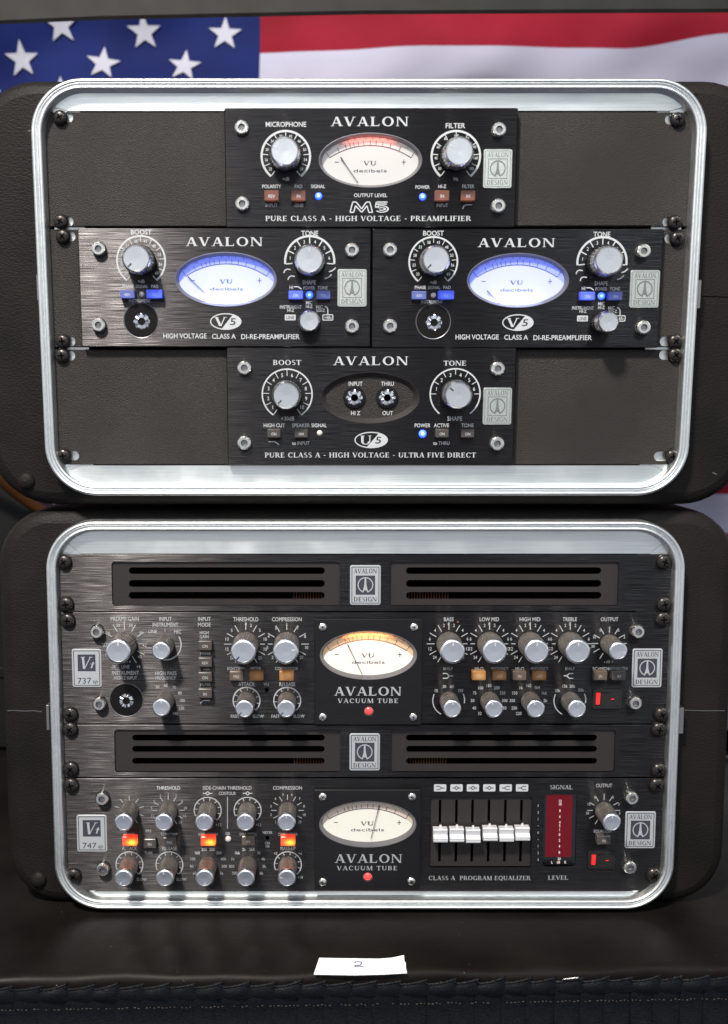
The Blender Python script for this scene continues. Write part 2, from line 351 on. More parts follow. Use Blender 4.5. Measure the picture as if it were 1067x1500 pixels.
# ------------------------------------------------------------ lettering
CH = 'ABCDEFGHIJKLMNOPQRSTUVWXYZabcdefghijklmnopqrstuvwxyz0123456789+-•/&.'
def load_sans(off):
    obs = []
    for c in CH:
        pair = []
        for body in (c, 'H' + c + 'H'):
            cu = bpy.data.curves.new('t', 'FONT'); cu.body = body; cu.size = 1; cu.resolution_u = 3; cu.offset = off
            o = bpy.data.objects.new('t', cu); col.objects.link(o); pair.append(o)
        obs.append((c, pair))
    cu = bpy.data.curves.new('t', 'FONT'); cu.body = 'HH'; cu.size = 1; cu.offset = off
    hh = bpy.data.objects.new('t', cu); col.objects.link(hh)
    bpy.context.view_layer.update(); dg = bpy.context.evaluated_depsgraph_get()
    def grab(o):
        me = o.evaluated_get(dg).to_mesh(); v = [(p.co.x, p.co.y) for p in me.vertices]; f = [tuple(p.vertices) for p in me.polygons]
        o.evaluated_get(dg).to_mesh_clear(); return v, f
    def wid(v): return max(p[0] for p in v) - min(p[0] for p in v)
    hv, _ = grab(hh); W = wid(hv); G = {}
    ch_ = max(p[1] for p in hv) - min(p[1] for p in hv)
    for c, (a, b) in obs:
        v, f = grab(a); bv, _ = grab(b)
        if not v: continue
        G[c] = ([(p[0] / ch_, p[1] / ch_) for p in v], f, (wid(bv) - W) / ch_)
    for c, pr in obs:
        for o in pr: cu = o.data; bpy.data.objects.remove(o); bpy.data.curves.remove(cu)
    cu = hh.data; bpy.data.objects.remove(hh); bpy.data.curves.remove(cu)
    G[' '] = ([], [], 0.38)
    return G
SANS = load_sans(0.012); LIGHT = load_sans(0.0)
# a flared serif alphabet made of strokes (cap height 1)
T, t_, S = 0.20, 0.085, 0.055
def seg(x0, z0, x1, z1, wd):        # stroke cut level at both ends
    return ('p', [(x0 - wd / 2, z0), (x0 + wd / 2, z0), (x1 + wd / 2, z1), (x1 - wd / 2, z1)])
def hb(x0, x1, z, wd=t_): return ('p', [(x0, z - wd / 2), (x1, z - wd / 2), (x1, z + wd / 2), (x0, z + wd / 2)])
def sf(x, z, wd=0.3): zz = z + (S / 2 if z < 0.5 else -S / 2); return hb(x - wd / 2, x + wd / 2, zz, S)
def bowl(cx, cz, rx, rz, tx=T, tz=t_, a0=0, a1=360): return ('r', cx, cz, rx, rz, tx, tz, a0, a1)
def vs_(x, wd=T): return [seg(x, 0, x, 1, wd), sf(x, 0, wd + .18), sf(x, 1, wd + .18)]
GL = {
 'A': ([seg(.12, 0, .46, 1, t_), seg(.80, 0, .48, 1, T), hb(.2, .72, .33), sf(.12, 0, .28), sf(.82, 0, .34)], .94),
 'V': ([seg(.46, 0, .14, 1, T), seg(.48, 0, .80, 1, t_), sf(.14, 1, .34), sf(.82, 1, .28)], .94),
 'L': (vs_(.2) + [hb(.2, .72, .045, t_), ('p', [(.66, 0), (.74, 0), (.76, .26), (.72, .26)])], .80),
 'O': ([bowl(.52, .5, .48, .52)], 1.04), 'Q': ([bowl(.52, .5, .48, .52), seg(.95, -.18, .5, .12, .16)], 1.04),
 'N': ([seg(.14, 0, .14, 1, t_), seg(.86, 0, .18, 1, T), seg(.88, 0, .88, 1, t_), sf(.14, 0, .26), sf(.12, 1, .22), sf(.88, 1, .26)], 1.02),
 'C': ([bowl(.52, .5, .46, .52, T, t_, 130, 410), ('p', [(.80, .7), (.87, .7), (.87, .98), (.83, .98)])], .95),
 'G': ([bowl(.52, .5, .46, .52, T, t_, 112, 412), seg(.84, .05, .84, .42, T * .9), sf(.84, .445, .32)], 1.02),
 'U': ([seg(.2, .3, .2, 1, T), seg(.80, .3, .80, 1, t_), bowl(.465, .34, .365, .36, T * .9, t_, 90, 270), sf(.2, 1, .36), sf(.8, 1, .26)], .98),
 'M': ([seg(.12, 0, .16, 1, t_), seg(.56, 0, .2, 1, T), seg(.56, 0, .94, 1, t_), seg(1.0, 0, .96, 1, T), sf(.12, 0, .26), sf(1.0, 0, .36), sf(.13, 1, .24), sf(.98, 1, .28)], 1.16),
 'T': ([seg(.42, 0, .42, 1, T), hb(.02, .82, .95, t_), sf(.42, 0, .38), seg(.03, .76, .02, .96, .06), seg(.81, .76, .82, .96, .06)], .84),
 'B': (vs_(.2) + [bowl(.36, .735, .36, .265, T * .85, t_, 0, 180), bowl(.36, .27, .42, .27, T * .9, t_, 0, 180)], .86),
 'E': (vs_(.2) + [hb(.2, .70, .045), hb(.2, .62, .52), hb(.2, .67, .955), ('p', [(.63, 0), (.71, 0), (.73, .25), (.69, .25)]), ('p', [(.62, 1), (.68, 1), (.70, .78), (.66, .78)])], .80),
 'F': (vs_(.2) + [hb(.2, .62, .50), hb(.2, .67, .955), ('p', [(.62, 1), (.68, 1), (.70, .76), (.66, .76)])], .76),
 'P': (vs_(.2) + [bowl(.36, .71, .38, .29, T * .9, t_, 0, 180)], .78),
 'R': (vs_(.2) + [bowl(.36, .73, .36, .27, T * .85, t_, 0, 180), seg(.80, 0, .48, .48, T), sf(.84, 0, .26)], .92),
 'S': ([bowl(.38, .74, .28, .26, t_ * 1.3, t_, -180, 55), bowl(.38, .26, .30, .27, T * .75, t_, -5, 235), seg(.58, .36, .24, .66, T)], .74),
 'H': (vs_(.2) + vs_(.82) + [hb(.2, .82, .52)], 1.04), 'I': (vs_(.2), .42),
 'D': (vs_(.2) + [bowl(.38, .5, .50, .5, T, t_, 0, 180)], .98),
 'K': (vs_(.2) + [seg(.3, .42, .78, 1, t_), seg(.84, 0, .42, .58, T), sf(.84, 0, .3), sf(.78, 1, .26)], .94),
 'X': ([seg(.8, 0, .14, 1, T), seg(.12, 0, .78, 1, t_)], .92), 'Y': ([seg(.44, .4, .14, 1, T), seg(.46, .42, .76, 1, t_), seg(.44, 0, .44, .5, T), sf(.44, 0, .36)], .88),
 'Z': ([hb(.06, .76, .955), hb(.06, .78, .045), seg(.18, .02, .66, .98, T)], .84),
 'W': ([seg(.36, 0, .12, 1, T), seg(.36, 0, .62, 1, t_), seg(.86, 0, .62, 1, T), seg(.86, 0, 1.1, 1, t_)], 1.2),
 'J': ([seg(.3, .1, .3, 1, T), sf(.3, 1, .36)], .5), '-': ([hb(.1, .42, .42, .12)], .52), ' ': ([], .42),
 't': ([seg(.26, .1, .34, .95, .16), hb(.1, .52, .68)], .5),
}
def put(b, s, cx, cz, hgt, h, width=None, font='sans', align='c', track=0.0, rot=0.0, slant=0.0):
    """lays a string out in mesh faces: hgt = cap height (m), width = total width (m) or None"""
    G = SANS if font == 'sans' else LIGHT
    adv = []; gly = []
    for c in s:
        if font == 'serif' and c in GL: g = GL[c]; adv.append(g[1] + .06 + track); gly.append(('S', g[0]))
        else:
            g = G.get(c, G[' ']); adv.append(g[2] + track); gly.append(('F', g))
    tot = sum(adv) or 1; sx = hgt * (.86 if font == 'sans' else 1) if width is None else width / tot
    x = -tot * sx / 2 if align == 'c' else (0 if align == 'l' else -tot * sx)
    ca, sa = math.cos(rot), math.sin(rot); q = [0]
    def tr(u, v): 
        u = u * sx + x + v * hgt * slant; v = (v - 0.5) * hgt
        return (cx + u * ca - v * sa, cz + u * sa + v * ca)
    for (kind, g), a in zip(gly, adv):
        if kind == 'F':
            if g[0]: b.add([(tr(*p)[0], -h, tr(*p)[1]) for p in g[0]], g[1])
        else:
            for k, pr in enumerate(g):
                hh = h + k * 0.000012
                if pr[0] == 'p': b.poly([tr(*p) for p in pr[1]], hh)
                else:
                    _, ox, oz, rx, rz, tx, tz, a0, a1 = pr; n = max(8, int(abs(a1 - a0) / 14)); vv = []
                    for i in range(n + 1):
                        an = R(a0 + (a1 - a0) * i / n)
                        vv += [tr(ox + rx * math.sin(an), oz + rz * math.cos(an)), tr(ox + (rx - tx) * math.sin(an), oz + (rz - tz) * math.cos(an))]
                    b.add([(p[0], -hh, p[1]) for p in vv], [(2 * i, 2 * i + 1, 2 * i + 3, 2 * i + 2) for i in range(n)])
        x += a * sx
    return b

# ------------------------------------------------------------ front panel kit
INK = 0.00012
class Kit:
    """everything on one front panel; coordinates are measured in the photograph and laid on the panel's plane"""
    def __init__(s, F, t, h, dx=0, dy=0, ink='ink'): s.F, s.t, s.h, s.dx, s.dy, s.ink = F, t, h, dx, dy, ink
    def p(s, x, y, h=None): return s.F.p(x + s.dx, y + s.dy, s.h if h is None else h)
    def k(s, x, y, h=None): return s.F.k(x + s.dx, y + s.dy, s.h if h is None else h)
    def text(s, str_, x, y, hp, wp=None, font='sans', m=None, name='lettering', h=None, track=0.0, **kw):
        h = s.h if h is None else h; cx, cz = s.p(x, y, h); k = s.k(x, y, h)
        b = MB(); put(b, str_, cx, cz, hp * k, h + INK, wp * k if wp else None, font, track=track, **kw)
        return b.obj(name, m or s.ink, s.t, smooth=0, recalc=False)
    def fascia(s, x0, y0, x1, y1, holes=(), thick=0.005, m='anod', r=0.0012, ch=0.0006, name='fascia', rect=None):
        a = rect or (s.p(x0, (y0 + y1) / 2)[0], s.p(x1, (y0 + y1) / 2)[0], s.p((x0 + x1) / 2, y1)[1], s.p((x0 + x1) / 2, y0)[1])
        o = rrect(*a, r, 4); i = rrect(*a, r, 4, ch)
        return MB().plate(o, list(holes), -s.h, -s.h + thick, ch, i).obj(name, m, s.t, smooth=0)
    def eh(s, x, y, rx, ry, n=64): cx, cz = s.p(x, y); k = s.k(x, y); return ell(cx, cz, rx * k, ry * k, n)
    def bolt(s, x, y, r=10.6, m='nickel', name='hex_bolt', L=0.0045):
        cx, cz = s.p(x, y, s.h + L); k = s.k(x, y, s.h + L); r *= k; h = s.h
        b = MB().lathe([(r, h - .0004), (r, h + L * .55), (r * .93, h + L * .85), (r * .78, h + L), (r * .46, h + L)], cx, cz, 32)
        b.f = [f for f in b.f if len(f) != 32]
        o = b.obj(name, m, s.t)
        hx = [(cx + r * .46 * math.cos(i * math.pi / 3 + .3), cz + r * .46 * math.sin(i * math.pi / 3 + .3)) for i in range(6)]
        MB().loft([hx, [(cx + (q[0] - cx) * .8, cz + (q[1] - cz) * .8) for q in hx]], [-(h + L), -(h + L * .62)], cap=False).obj('hex_socket', 'ledring', o, smooth=0)
        return o
    def pan(s, x, y, r=11.5, L=0.0042, cross=True, m='blackscrew', name='rack_screw', rot=None, washer=True):
        cx, cz = s.p(x, y, s.h + L); k = s.k(x, y, s.h + L); r *= k; h = s.h
        pr = [(r, h), (r, h + L * .25), (r * .93, h + L * .55), (r * .75, h + L * .84), (r * .5, h + L * .97), (r * .2, h + L * 1.02), (0, h + L * 1.03)]
        o = MB().lathe(pr, cx, cz, 28).obj(name, m, s.t, smooth=50)
        if cross:
            a = random.uniform(0, 1.5) if rot is None else rot; b = MB()
            for q in (0, math.pi / 2):
                c, sn = math.cos(a + q) * r * .42, math.sin(a + q) * r * .42
                b.line(cx - c, cz - sn, cx + c, cz + sn, r * .17, h + L * 1.05 + (q > 0) * .00003)
            b.obj('cross_slot', 'hole', o, smooth=0)
        return o
    def knob(s, x, y, r, L, ang, kind='big', pm=None):
        """x, y: centre of the dial printed round it; r: radius of the top (mm)"""
        cx, cz = s.p(x, y); h = s.h; r = r / 1000
        if kind == 'upper':
            o = MB().lathe([(r * 1.02, h + .0003), (r * 1.12, h + .001), (r * 1.14, h + .006), (r * 1.10, h + .0075)], cx, cz, 48).obj('knob', 'blackskirt', s.t)
            MB().lathe([(r * 1.08, h + .0070), (r * 1.08, h + .0080), (r * 1.09, h + .0085), (r * 1.06, h + L * .86), (r * 1.03, h + L * .93), (r * .90, h + L), (r * .88, h + L), (r * .86, h + L - .0002), (0, h + L - .0004)], cx, cz, 72, (2, 3, .00022)).obj('knob_cap', 'knob', o, smooth=40)
            hc = h + L - .0003
        else:
            o = MB().lathe([(r * 1.02, h + .0003), (r * 1.06, h + .0008), (r * 1.06, h + L * .30), (r * 1.02, h + L * .33), (r * 1.03, h + L * .36), (r * 1.0, h + L * .83)], cx, cz, 72, (1, 5, .0004)).obj('knob', 'knurl', s.t, smooth=20)
            MB().lathe([(r * .98, h + L * .8), (r * 1.03, h + L * .83), (r * 1.03, h + L * .93), (r * .97, h + L * .975), (r * .84, h + L), (r * .82, h + L), (r * .80, h + L - .0003), (0, h + L - .0005)], cx, cz, 64).obj('knob_cap', 'cap', o, smooth=40)
            hc = h + L - .0004
        a = R(ang); q = MB(); q.line(cx + r * .5 * math.sin(a), cz + r * .5 * math.cos(a), cx + r * .84 * math.sin(a), cz + r * .84 * math.cos(a), r * .11, hc + .0004)
        q.obj('pointer', pm or 'ink', o, smooth=0)
        return o
    def scale(s, x, y, r, a0, a1, n, nums=None, ring=2.2, tick=(0.0, 9.0), tw=1.0, nr=None, nh=4.5, outward=False, m=None, na=None):
        """printed dial: ring, ticks and figures"""
        cx, cz = s.p(x, y); k = s.k(x, y); h = s.h + INK; b = MB()
        if ring: b.arc(cx, cz, (r - ring) * k, r * k, a0, a1, h, 56)
        for i in range(n):
            a = R(a0 + (a1 - a0) * i / (n - 1)); c, sn = math.cos(a), math.sin(a)
            r0, r1 = ((r - ring - tick[1]) * k, (r - ring - tick[0]) * k) if not outward else ((r + tick[0]) * k, (r + tick[1]) * k)
            b.line(cx + r0 * sn, cz + r0 * c, cx + r1 * sn, cz + r1 * c, tw * k, h + .00002)
        if nums:
            rr = (nr or (r - 7)) * k; aa = na or [(a0 + (a1 - a0) * (i + .5) / len(nums)) for i in range(len(nums))]
            for q, a in zip(nums, aa):
                if q: put(b, q, cx + rr * math.sin(R(a)), cz + rr * math.cos(R(a)), nh * k, h + .00002, None, 'sans')
        return b.obj('dial_scale', m or s.ink, s.t, smooth=0, recalc=False)
    def button(s, x, y, wp, hp, m, cap=None, L=0.0055, tm=None, core=None, name='button'):
        cx, cz = s.p(x, y, s.h + L); k = s.k(x, y, s.h + L); w2, h2 = wp * k / 2, hp * k / 2; h = s.h
        o = MB().loft([rrect(cx - w2, cx + w2, cz - h2, cz + h2, .0006, 3, .0005), rrect(cx - w2, cx + w2, cz - h2, cz + h2, .0006, 3), rrect(cx - w2 * 1.02, cx + w2 * 1.02, cz - h2 * 1.02, cz + h2 * 1.02, .0006, 3)],
                      [-(h + L), -(h + L - .0004), -h + .0005]).obj(name, m, s.t, smooth=30)
        if core:
            MB().poly(ell(cx + w2 * .35, cz, w2 * .48, h2 * .6, 20), h + L + .0001).obj('lamp_spot', core, o, smooth=0)
        if cap:
            b = MB(); put(b, cap, cx, cz - h2 * .1, hp * .32 * k, h + L + .00012, None, 'sans'); b.obj('button_lettering', tm or s.ink, o, smooth=0, recalc=False)
        return o
    def led(s, x, y, r=5.0, m='ledblue', core='ledcore', name='led'):
        cx, cz = s.p(x, y, s.h + .001); k = s.k(x, y); r *= k; h = s.h
        o = MB().lathe([(r, h - .0003), (r, h + .0005), (r * .8, h + .0012), (r * .4, h + .0017), (0, h + .0018)], cx, cz, 20).obj(name, m, s.t, smooth=60)
        if core: MB().lathe([(r * .42, h + .0012), (r * .38, h + .0020), (0, h + .0022)], cx, cz, 16).obj('lens_tip', core, o, smooth=60)
        return o
    def jack(s, x, y, r=12.5, h=None, flutes=8):
        h = s.h if h is None else h; cx, cz = s.p(x, y, h + .003); k = s.k(x, y, h); r *= k
        o = MB().lathe([(r * 1.3, h), (r * 1.3, h + .0012), (r * 1.2, h + .0018), (r * 1.05, h + .0018), (r * 1.0, h + .0014), (r * .4, h + .0014)], cx, cz, 36).obj('jack_socket', 'blackskirt', s.t)
        n = flutes * 6; fr = []; fr2 = []
        for i in range(n):
            a = 2 * math.pi * i / n; q = r * (.93 + .07 * math.cos(2 * math.pi * i / 6))
            fr.append((cx + q * .80 * math.sin(a), cz + q * .80 * math.cos(a))); fr2.append((cx + q * .98 * math.sin(a), cz + q * .98 * math.cos(a)))
        inn = [(cx + r * .42 * math.sin(2 * math.pi * i / n), cz + r * .42 * math.cos(2 * math.pi * i / n)) for i in range(n)]
        inn2 = [(cx + (q[0] - cx) * .9, cz + (q[1] - cz) * .9) for q in inn]
        nb = MB().loft([inn2, inn, fr, fr2, fr2], [-(h + .0010), -(h + .0041), -(h + .0040), -(h + .0032), -(h + .0010)], cap=False, back=False)
        for row, amp in ((1, .00016), (2, .00030)):        # each flute is a slightly dished facet
            for i in range(n):
                q = nb.v[row * n + i]; nb.v[row * n + i] = (q[0], q[1] + amp * math.cos(2 * math.pi * i / 6) + amp * .6 * math.sin(i * 1.7), q[2])
        nb.obj('jack_nut', 'chrome', o, smooth=8)
        MB().lathe([(r * .40, h + .0016), (0, h + .0016)], cx, cz, 20).obj('jack_hole', 'hole', o, smooth=0)
        return o
    def recess_cup(s, x, y, r, depth=.004, m='recess'):
        cx, cz = s.p(x, y); k = s.k(x, y); r *= k; h = s.h
        s.edge_ring(cx, cz, r)
        return MB().lathe([(r, h - .0001), (r * .985, h - .0006), (r * .93, h - depth * .8), (r * .85, h - depth), (0, h - depth)], cx, cz, 40).obj('jack_recess', m, s.t, smooth=40)
    def edge_ring(s, cx, cz, r):
        b = MB(); n = 40; V = []
        for rr, hh in ((r * 1.04, s.h + .00004), (r * 1.02, s.h + .0003), (r * .985, s.h + .0001), (r * .975, s.h - .0008)):
            V += [(cx + rr * math.sin(2 * math.pi * i / n), -hh, cz + rr * math.cos(2 * math.pi * i / n)) for i in range(n)]
        b.add(V, [(q * n + i, q * n + (i + 1) % n, (q + 1) * n + (i + 1) % n, (q + 1) * n + i) for q in range(3) for i in range(n)])
        return b.obj('recess_edge', 'bezel', s.t, smooth=50)
    def meter(s, x, y, rx, ry, kind, needle, lamp=None, bez='bezel'):
        """elliptic meter window: funnel bezel, dial plate behind it, printed scale, needle, glass and its lamp"""
        h = s.h; k = s.k(x, y); cx, cz = s.p(x, y); D = .0045
        out = ell(cx, cz, rx * k, ry * k); inn = ell(cx, cz, (rx - 4) * k, (ry - 4) * k)
        lip = ell(cx, cz, (rx + .8) * k, (ry + .8) * k)
        bz = MB(); n = 64
        bz.loft([lip, out, inn, inn], [-(h + .0003), -(h + .00035), -(h - D + .0004), -(h - D - .0003)], cap=False, back=False)
        o = bz.obj('meter_bezel', bez, s.t, smooth=50)
        hd = h - D
        face, band, ik = {'white': ('dialw', 'dialw', 'inkdial'), 'blue': ('dialblue', 'dialblueband', 'inkblue'), 'orange': ('dialcream', 'dialorange', 'inkbrown'), 'tan': ('dialcream2', 'dialtan', 'inkdial')}[kind]
        big = ell(cx, cz, (rx + 1) * k, (ry + 1) * k)
        dial = MB().loft([big], [-hd], -hd + .001).obj('meter_dial', face, s.t, smooth=0)
        # scale arc: circle through (-.8 rx, .12 ry), (0, .62 ry)
        ax, az0, az1 = .80 * rx * k, .14 * ry * k, .60 * ry * k
        sag = az1 - az0; rad = (ax * ax + sag * sag) / (2 * sag); zc = cz + az1 - rad; am = math.degrees(math.asin(ax / rad))
        if band != face:
            top = [(cx + rad * math.sin(R(a)), zc + rad * math.cos(R(a))) for a in [am - 2 * am * i / 24 for i in range(25)]]
            rxx, rzz = (rx - 2) * k, (ry - 2) * k
            el = []
            for i in range(41):
                an = R(188 - 196 * i / 40); el.append((cx + rxx * math.cos(an), cz + rzz * math.sin(an)))
            MB().poly(el + top, hd + .0001).obj('scale_band', band, dial, smooth=0)
        b = MB(); hh = hd + .0002
        b.arc(cx, zc, rad - .6 * k, rad + .6 * k, -am, am, hh, 30)
        marks = [-1, -.74, -.56, -.46, -.37, -.27, -.15, 0, .13, .28, .46, .68, 1]
        for i, u in enumerate(marks):
            a = R(am * u); l = (7 if i not in (0, 12) else 9) * k
            b.line(cx + rad * math.sin(a), zc + rad * math.cos(a), cx + (rad + l) * math.sin(a), zc + (rad + l) * math.cos(a), .9 * k, hh + .00002)
        for u, tx in ((-.92, '20'), (-.66, '10'), (-.48, '7'), (-.33, '5'), (-.1, '3'), (.05, '2'), (.2, '1'), (.38, '0'), (.6, '1'), (.82, '2')):
            a = R(am * u); put(b, tx, cx + (rad + 11 * k) * math.sin(a), zc + (rad + 11 * k) * math.cos(a), 4 * k, hh, None, 'light', rot=-a)
        b.obj('dial_print', ik, dial, smooth=0, recalc=False)
        b = MB(); put(b, 'VU', cx, cz - .06 * ry * k, 6.2 * k, hh, 20 * k, 'serif'); put(b, 'decibels', cx, cz - .34 * ry * k, 4.4 * k, hh, 50 * k, 'light')
        b.line(cx - .70 * rx * k, cz - .02 * ry * k, cx - .62 * rx * k, cz - .02 * ry * k, 1.0 * k, hh)
        b.line(cx + .62 * rx * k, cz - .02 * ry * k, cx + .70 * rx * k, cz - .02 * ry * k, 1.0 * k, hh)
        b.line(cx + .66 * rx * k, cz + .08 * ry * k, cx + .66 * rx * k, cz - .12 * ry * k, 1.0 * k, hh + .00002)
        b.obj('dial_lettering', 'inkdial' if kind != 'blue' else 'inkblue', dial, smooth=0, recalc=False)
        x0, y0, x1, y1 = needle; hn = hd + .0015
        p0, p1 = s.F.p(x0, y0, hn), s.F.p(x1, y1, hn)
        mx, mz = p0[0] * .72 + p1[0] * .28, p0[1] * .72 + p1[1] * .28
        MB().tube([(p0[0], -hn, p0[1]), (mx, -hn, mz), (p1[0], -hn, p1[1])], .00030, 5, [1.6, .9, .8]).obj('needle', 'needle', dial, smooth=40)
        MB().poly(ell(cx, cz, (rx - .6) * k, (ry - .6) * k), h - .0002).obj('meter_glass', 'glass', o, smooth=0)
        if lamp:
            side, colr, pw = lamp
            l = bpy.data.lights.new('meter_lamp', 'AREA'); l.shape = 'RECTANGLE'; l.size = rx * k * 1.25; l.size_y = .0015; l.energy = pw; l.color = colr
            lo = bpy.data.objects.new('meter_lamp', l); col.objects.link(lo); lo.parent = s.t
            zz = cz + side * (ry - 5.5) * k; bb = Vector(s.t['_b'])
            lo.location = Vector((cx, -(hd + .0036), zz)) - bb
            lo.rotation_euler = Vector((0, .75, -side * .8)).to_track_quat('-Z', 'Y').to_euler()
        return o
    def badge(s, x, y, wp, hp, cast=False, m='label', kind='emblem', num=None):
        h = s.h; cx, cz = s.p(x, y); k = s.k(x, y); w2, h2 = wp * k / 2, hp * k / 2
        th = .0012 if cast else .00035
        o = MB().loft([rrect(cx - w2, cx + w2, cz - h2, cz + h2, 3.2 * k, 5, .0003), rrect(cx - w2, cx + w2, cz - h2, cz + h2, 3.2 * k, 5)], [-(h + th), -(h + th - .0003)], -h + .0002).obj('badge', 'badge' if cast else m, s.t, smooth=25)
        ht = h + th; dk = 'badgedark' if cast else 'inkdark'; b = MB()
        # thin border
        a = rrect(cx - w2, cx + w2, cz - h2, cz + h2, 3.2 * k, 5, 2.3 * k); c = rrect(cx - w2, cx + w2, cz - h2, cz + h2, 3.2 * k, 5, (3.3 if not cast else 3.0) * k)
        n = len(a); b.add([(q[0], -(ht + .00008), q[1]) for q in a + c], [(j, (j + 1) % n, n + (j + 1) % n, n + j) for j in range(n)])
        if kind == 'emblem':
            put(b, 'AVALON', cx, cz + hp * .355 * k, 6.6 * k, ht + .0001, (wp - 11) * k, 'serif')
            put(b, 'DESIGN', cx, cz - hp * .355 * k, 6.6 * k, ht + .0001, (wp - 11) * k, 'serif')
            q = 14.2 * k
            if cast:
                n = 4; sq = [(cx - q, cz - q), (cx + q, cz - q), (cx + q, cz + q), (cx - q, cz + q)]; s2 = [(cx + (p[0] - cx) * .93, cz + (p[1] - cz) * .93) for p in sq]
                b.add([(p[0], -(ht + .0001), p[1]) for p in sq + s2], [(j, (j + 1) % 4, 4 + (j + 1) % 4, 4 + j) for j in range(4)])
            else: b.poly([(cx - q, cz - q), (cx + q, cz - q), (cx + q, cz + q), (cx - q, cz + q)], ht + .0001)
            b.obj('badge_lettering', dk, o, smooth=0, recalc=False)
            e = MB(); r = 11.5 * k; z = cz + .4 * k
            e.arc(cx, z, r - 1.5 * k, r, -156, 156, ht + .0003, 40)
            e.poly([(cx, z + 10.6 * k), (cx + 1.1 * k, z + 10 * k), (cx + 1.6 * k, z), (cx + 3.2 * k, z - 7 * k), (cx + 4.8 * k, z - 11.2 * k), (cx + 2.9 * k, z - 11 * k), (cx + 1.6 * k, z - 8 * k),
                    (cx - 1.6 * k, z - 8 * k), (cx - 2.9 * k, z - 11 * k), (cx - 4.8 * k, z - 11.2 * k), (cx - 3.2 * k, z - 7 * k), (cx - 1.6 * k, z), (cx - 1.1 * k, z + 10 * k)], ht + .00034)
            e.obj('badge_emblem', dk if cast else m, o, smooth=0, recalc=False)
        else:
            q = 13 * k; zc = cz + hp * .13 * k
            b.poly([(cx - q, zc - 12 * k), (cx + q, zc - 12 * k), (cx + q, zc + 13 * k), (cx - q, zc + 13 * k)], ht + .0001)
            put(b, num, cx - 4 * k, cz - hp * .33 * k, 8.5 * k, ht + .0001, 21 * k, 'light')
            put(b, 'sp', cx + 12 * k, cz - hp * .345 * k, 5.5 * k, ht + .0001, 8 * k, 'light', slant=.2)
            b.obj('badge_lettering', 'inkdark', o, smooth=0, recalc=False)
            e = MB(); put(e, 'V', cx - 3 * k, zc + .5 * k, 18 * k, ht + .0003, 17 * k, 'serif', slant=.22); put(e, 't', cx + 7 * k, zc - 3 * k, 11 * k, ht + .0003, 8 * k, 'serif', slant=.2)
            e.obj('badge_emblem', m, o, smooth=0, recalc=False)
        return o
    def oval(s, x, y, rx, ry, letter):
        """oval logo: letter on dark left half, figure 5 on the light right half"""
        h = s.h; cx, cz = s.p(x, y); k = s.k(x, y); b = MB()
        n = 48; a = ell(cx, cz, rx * k, ry * k, n); c = ell(cx, cz, (rx - 1.6) * k, (ry - 1.6) * k, n)
        b.add([(q[0], -(h + INK), q[1]) for q in a + c], [(j, (j + 1) % n, n + (j + 1) % n, n + j) for j in range(n)])
        half = [(cx + (rx - 1.2) * k * math.sin(R(t)), cz + (ry - 1.2) * k * math.cos(R(t))) for t in range(28, 203, 7)]
        b.poly(half, h + INK + .00002)
        put(b, letter, cx - 7 * k, cz, 13 * k, h + INK + .00005, 19 * k, 'serif')
        o = b.obj('oval_logo', s.ink, s.t, smooth=0, recalc=False)
        d = MB(); put(d, '5', cx + 10 * k, cz, 10 * k, h + INK + .0001, 10 * k, 'sans', slant=.15); d.obj('logo_figure', 'inkdark', o, smooth=0, recalc=False)
        return o
    def rocker(s, x, y, wp=42, hp=29):
        h = s.h; cx, cz = s.p(x, y, h + .001); k = s.k(x, y); w2, h2 = wp * k / 2, hp * k / 2
        o = MB().plate(rrect(cx - w2, cx + w2, cz - h2, cz + h2, 2 * k, 3), [rrect(cx - w2 + 4 * k, cx + w2 - 4 * k, cz - h2 + 4 * k, cz + h2 - 4 * k, 1 * k, 2)], -(h + .0016), -h).obj('power_switch', 'rocker', s.t, smooth=0)
        x0, x1, z0, z1 = cx - w2 + 4 * k, cx + w2 - 4 * k, cz - h2 + 4 * k, cz + h2 - 4 * k
        v = [(x0, -(h - .0002), z0), (x0, -(h - .0002), z1), (cx, -(h + .0004), z0), (cx, -(h + .0004), z1), (x1, -(h + .0026), z0), (x1, -(h + .0026), z1), (x1, -h + .001, z0), (x1, -h + .001, z1)]
        MB().add(v, [(0, 1, 3, 2), (2, 3, 5, 4), (4, 5, 7, 6)]).obj('rocker_paddle', 'rocker', o, smooth=0)
        b = MB(); b.poly([(x0 + 1 * k, z0 + 1.5 * k), (x0 + 6.5 * k, z0 + 1.5 * k), (x0 + 7.5 * k, z1 - 1.5 * k), (x0 + 1 * k, z1 - 1.5 * k)], h + .0006)
        b.line(cx + 5 * k, cz, cx + 9.5 * k, cz + .5 * k, 1.3 * k, h + .0026); b.obj('red_marking', 'rockerred', o, smooth=0)
        return o

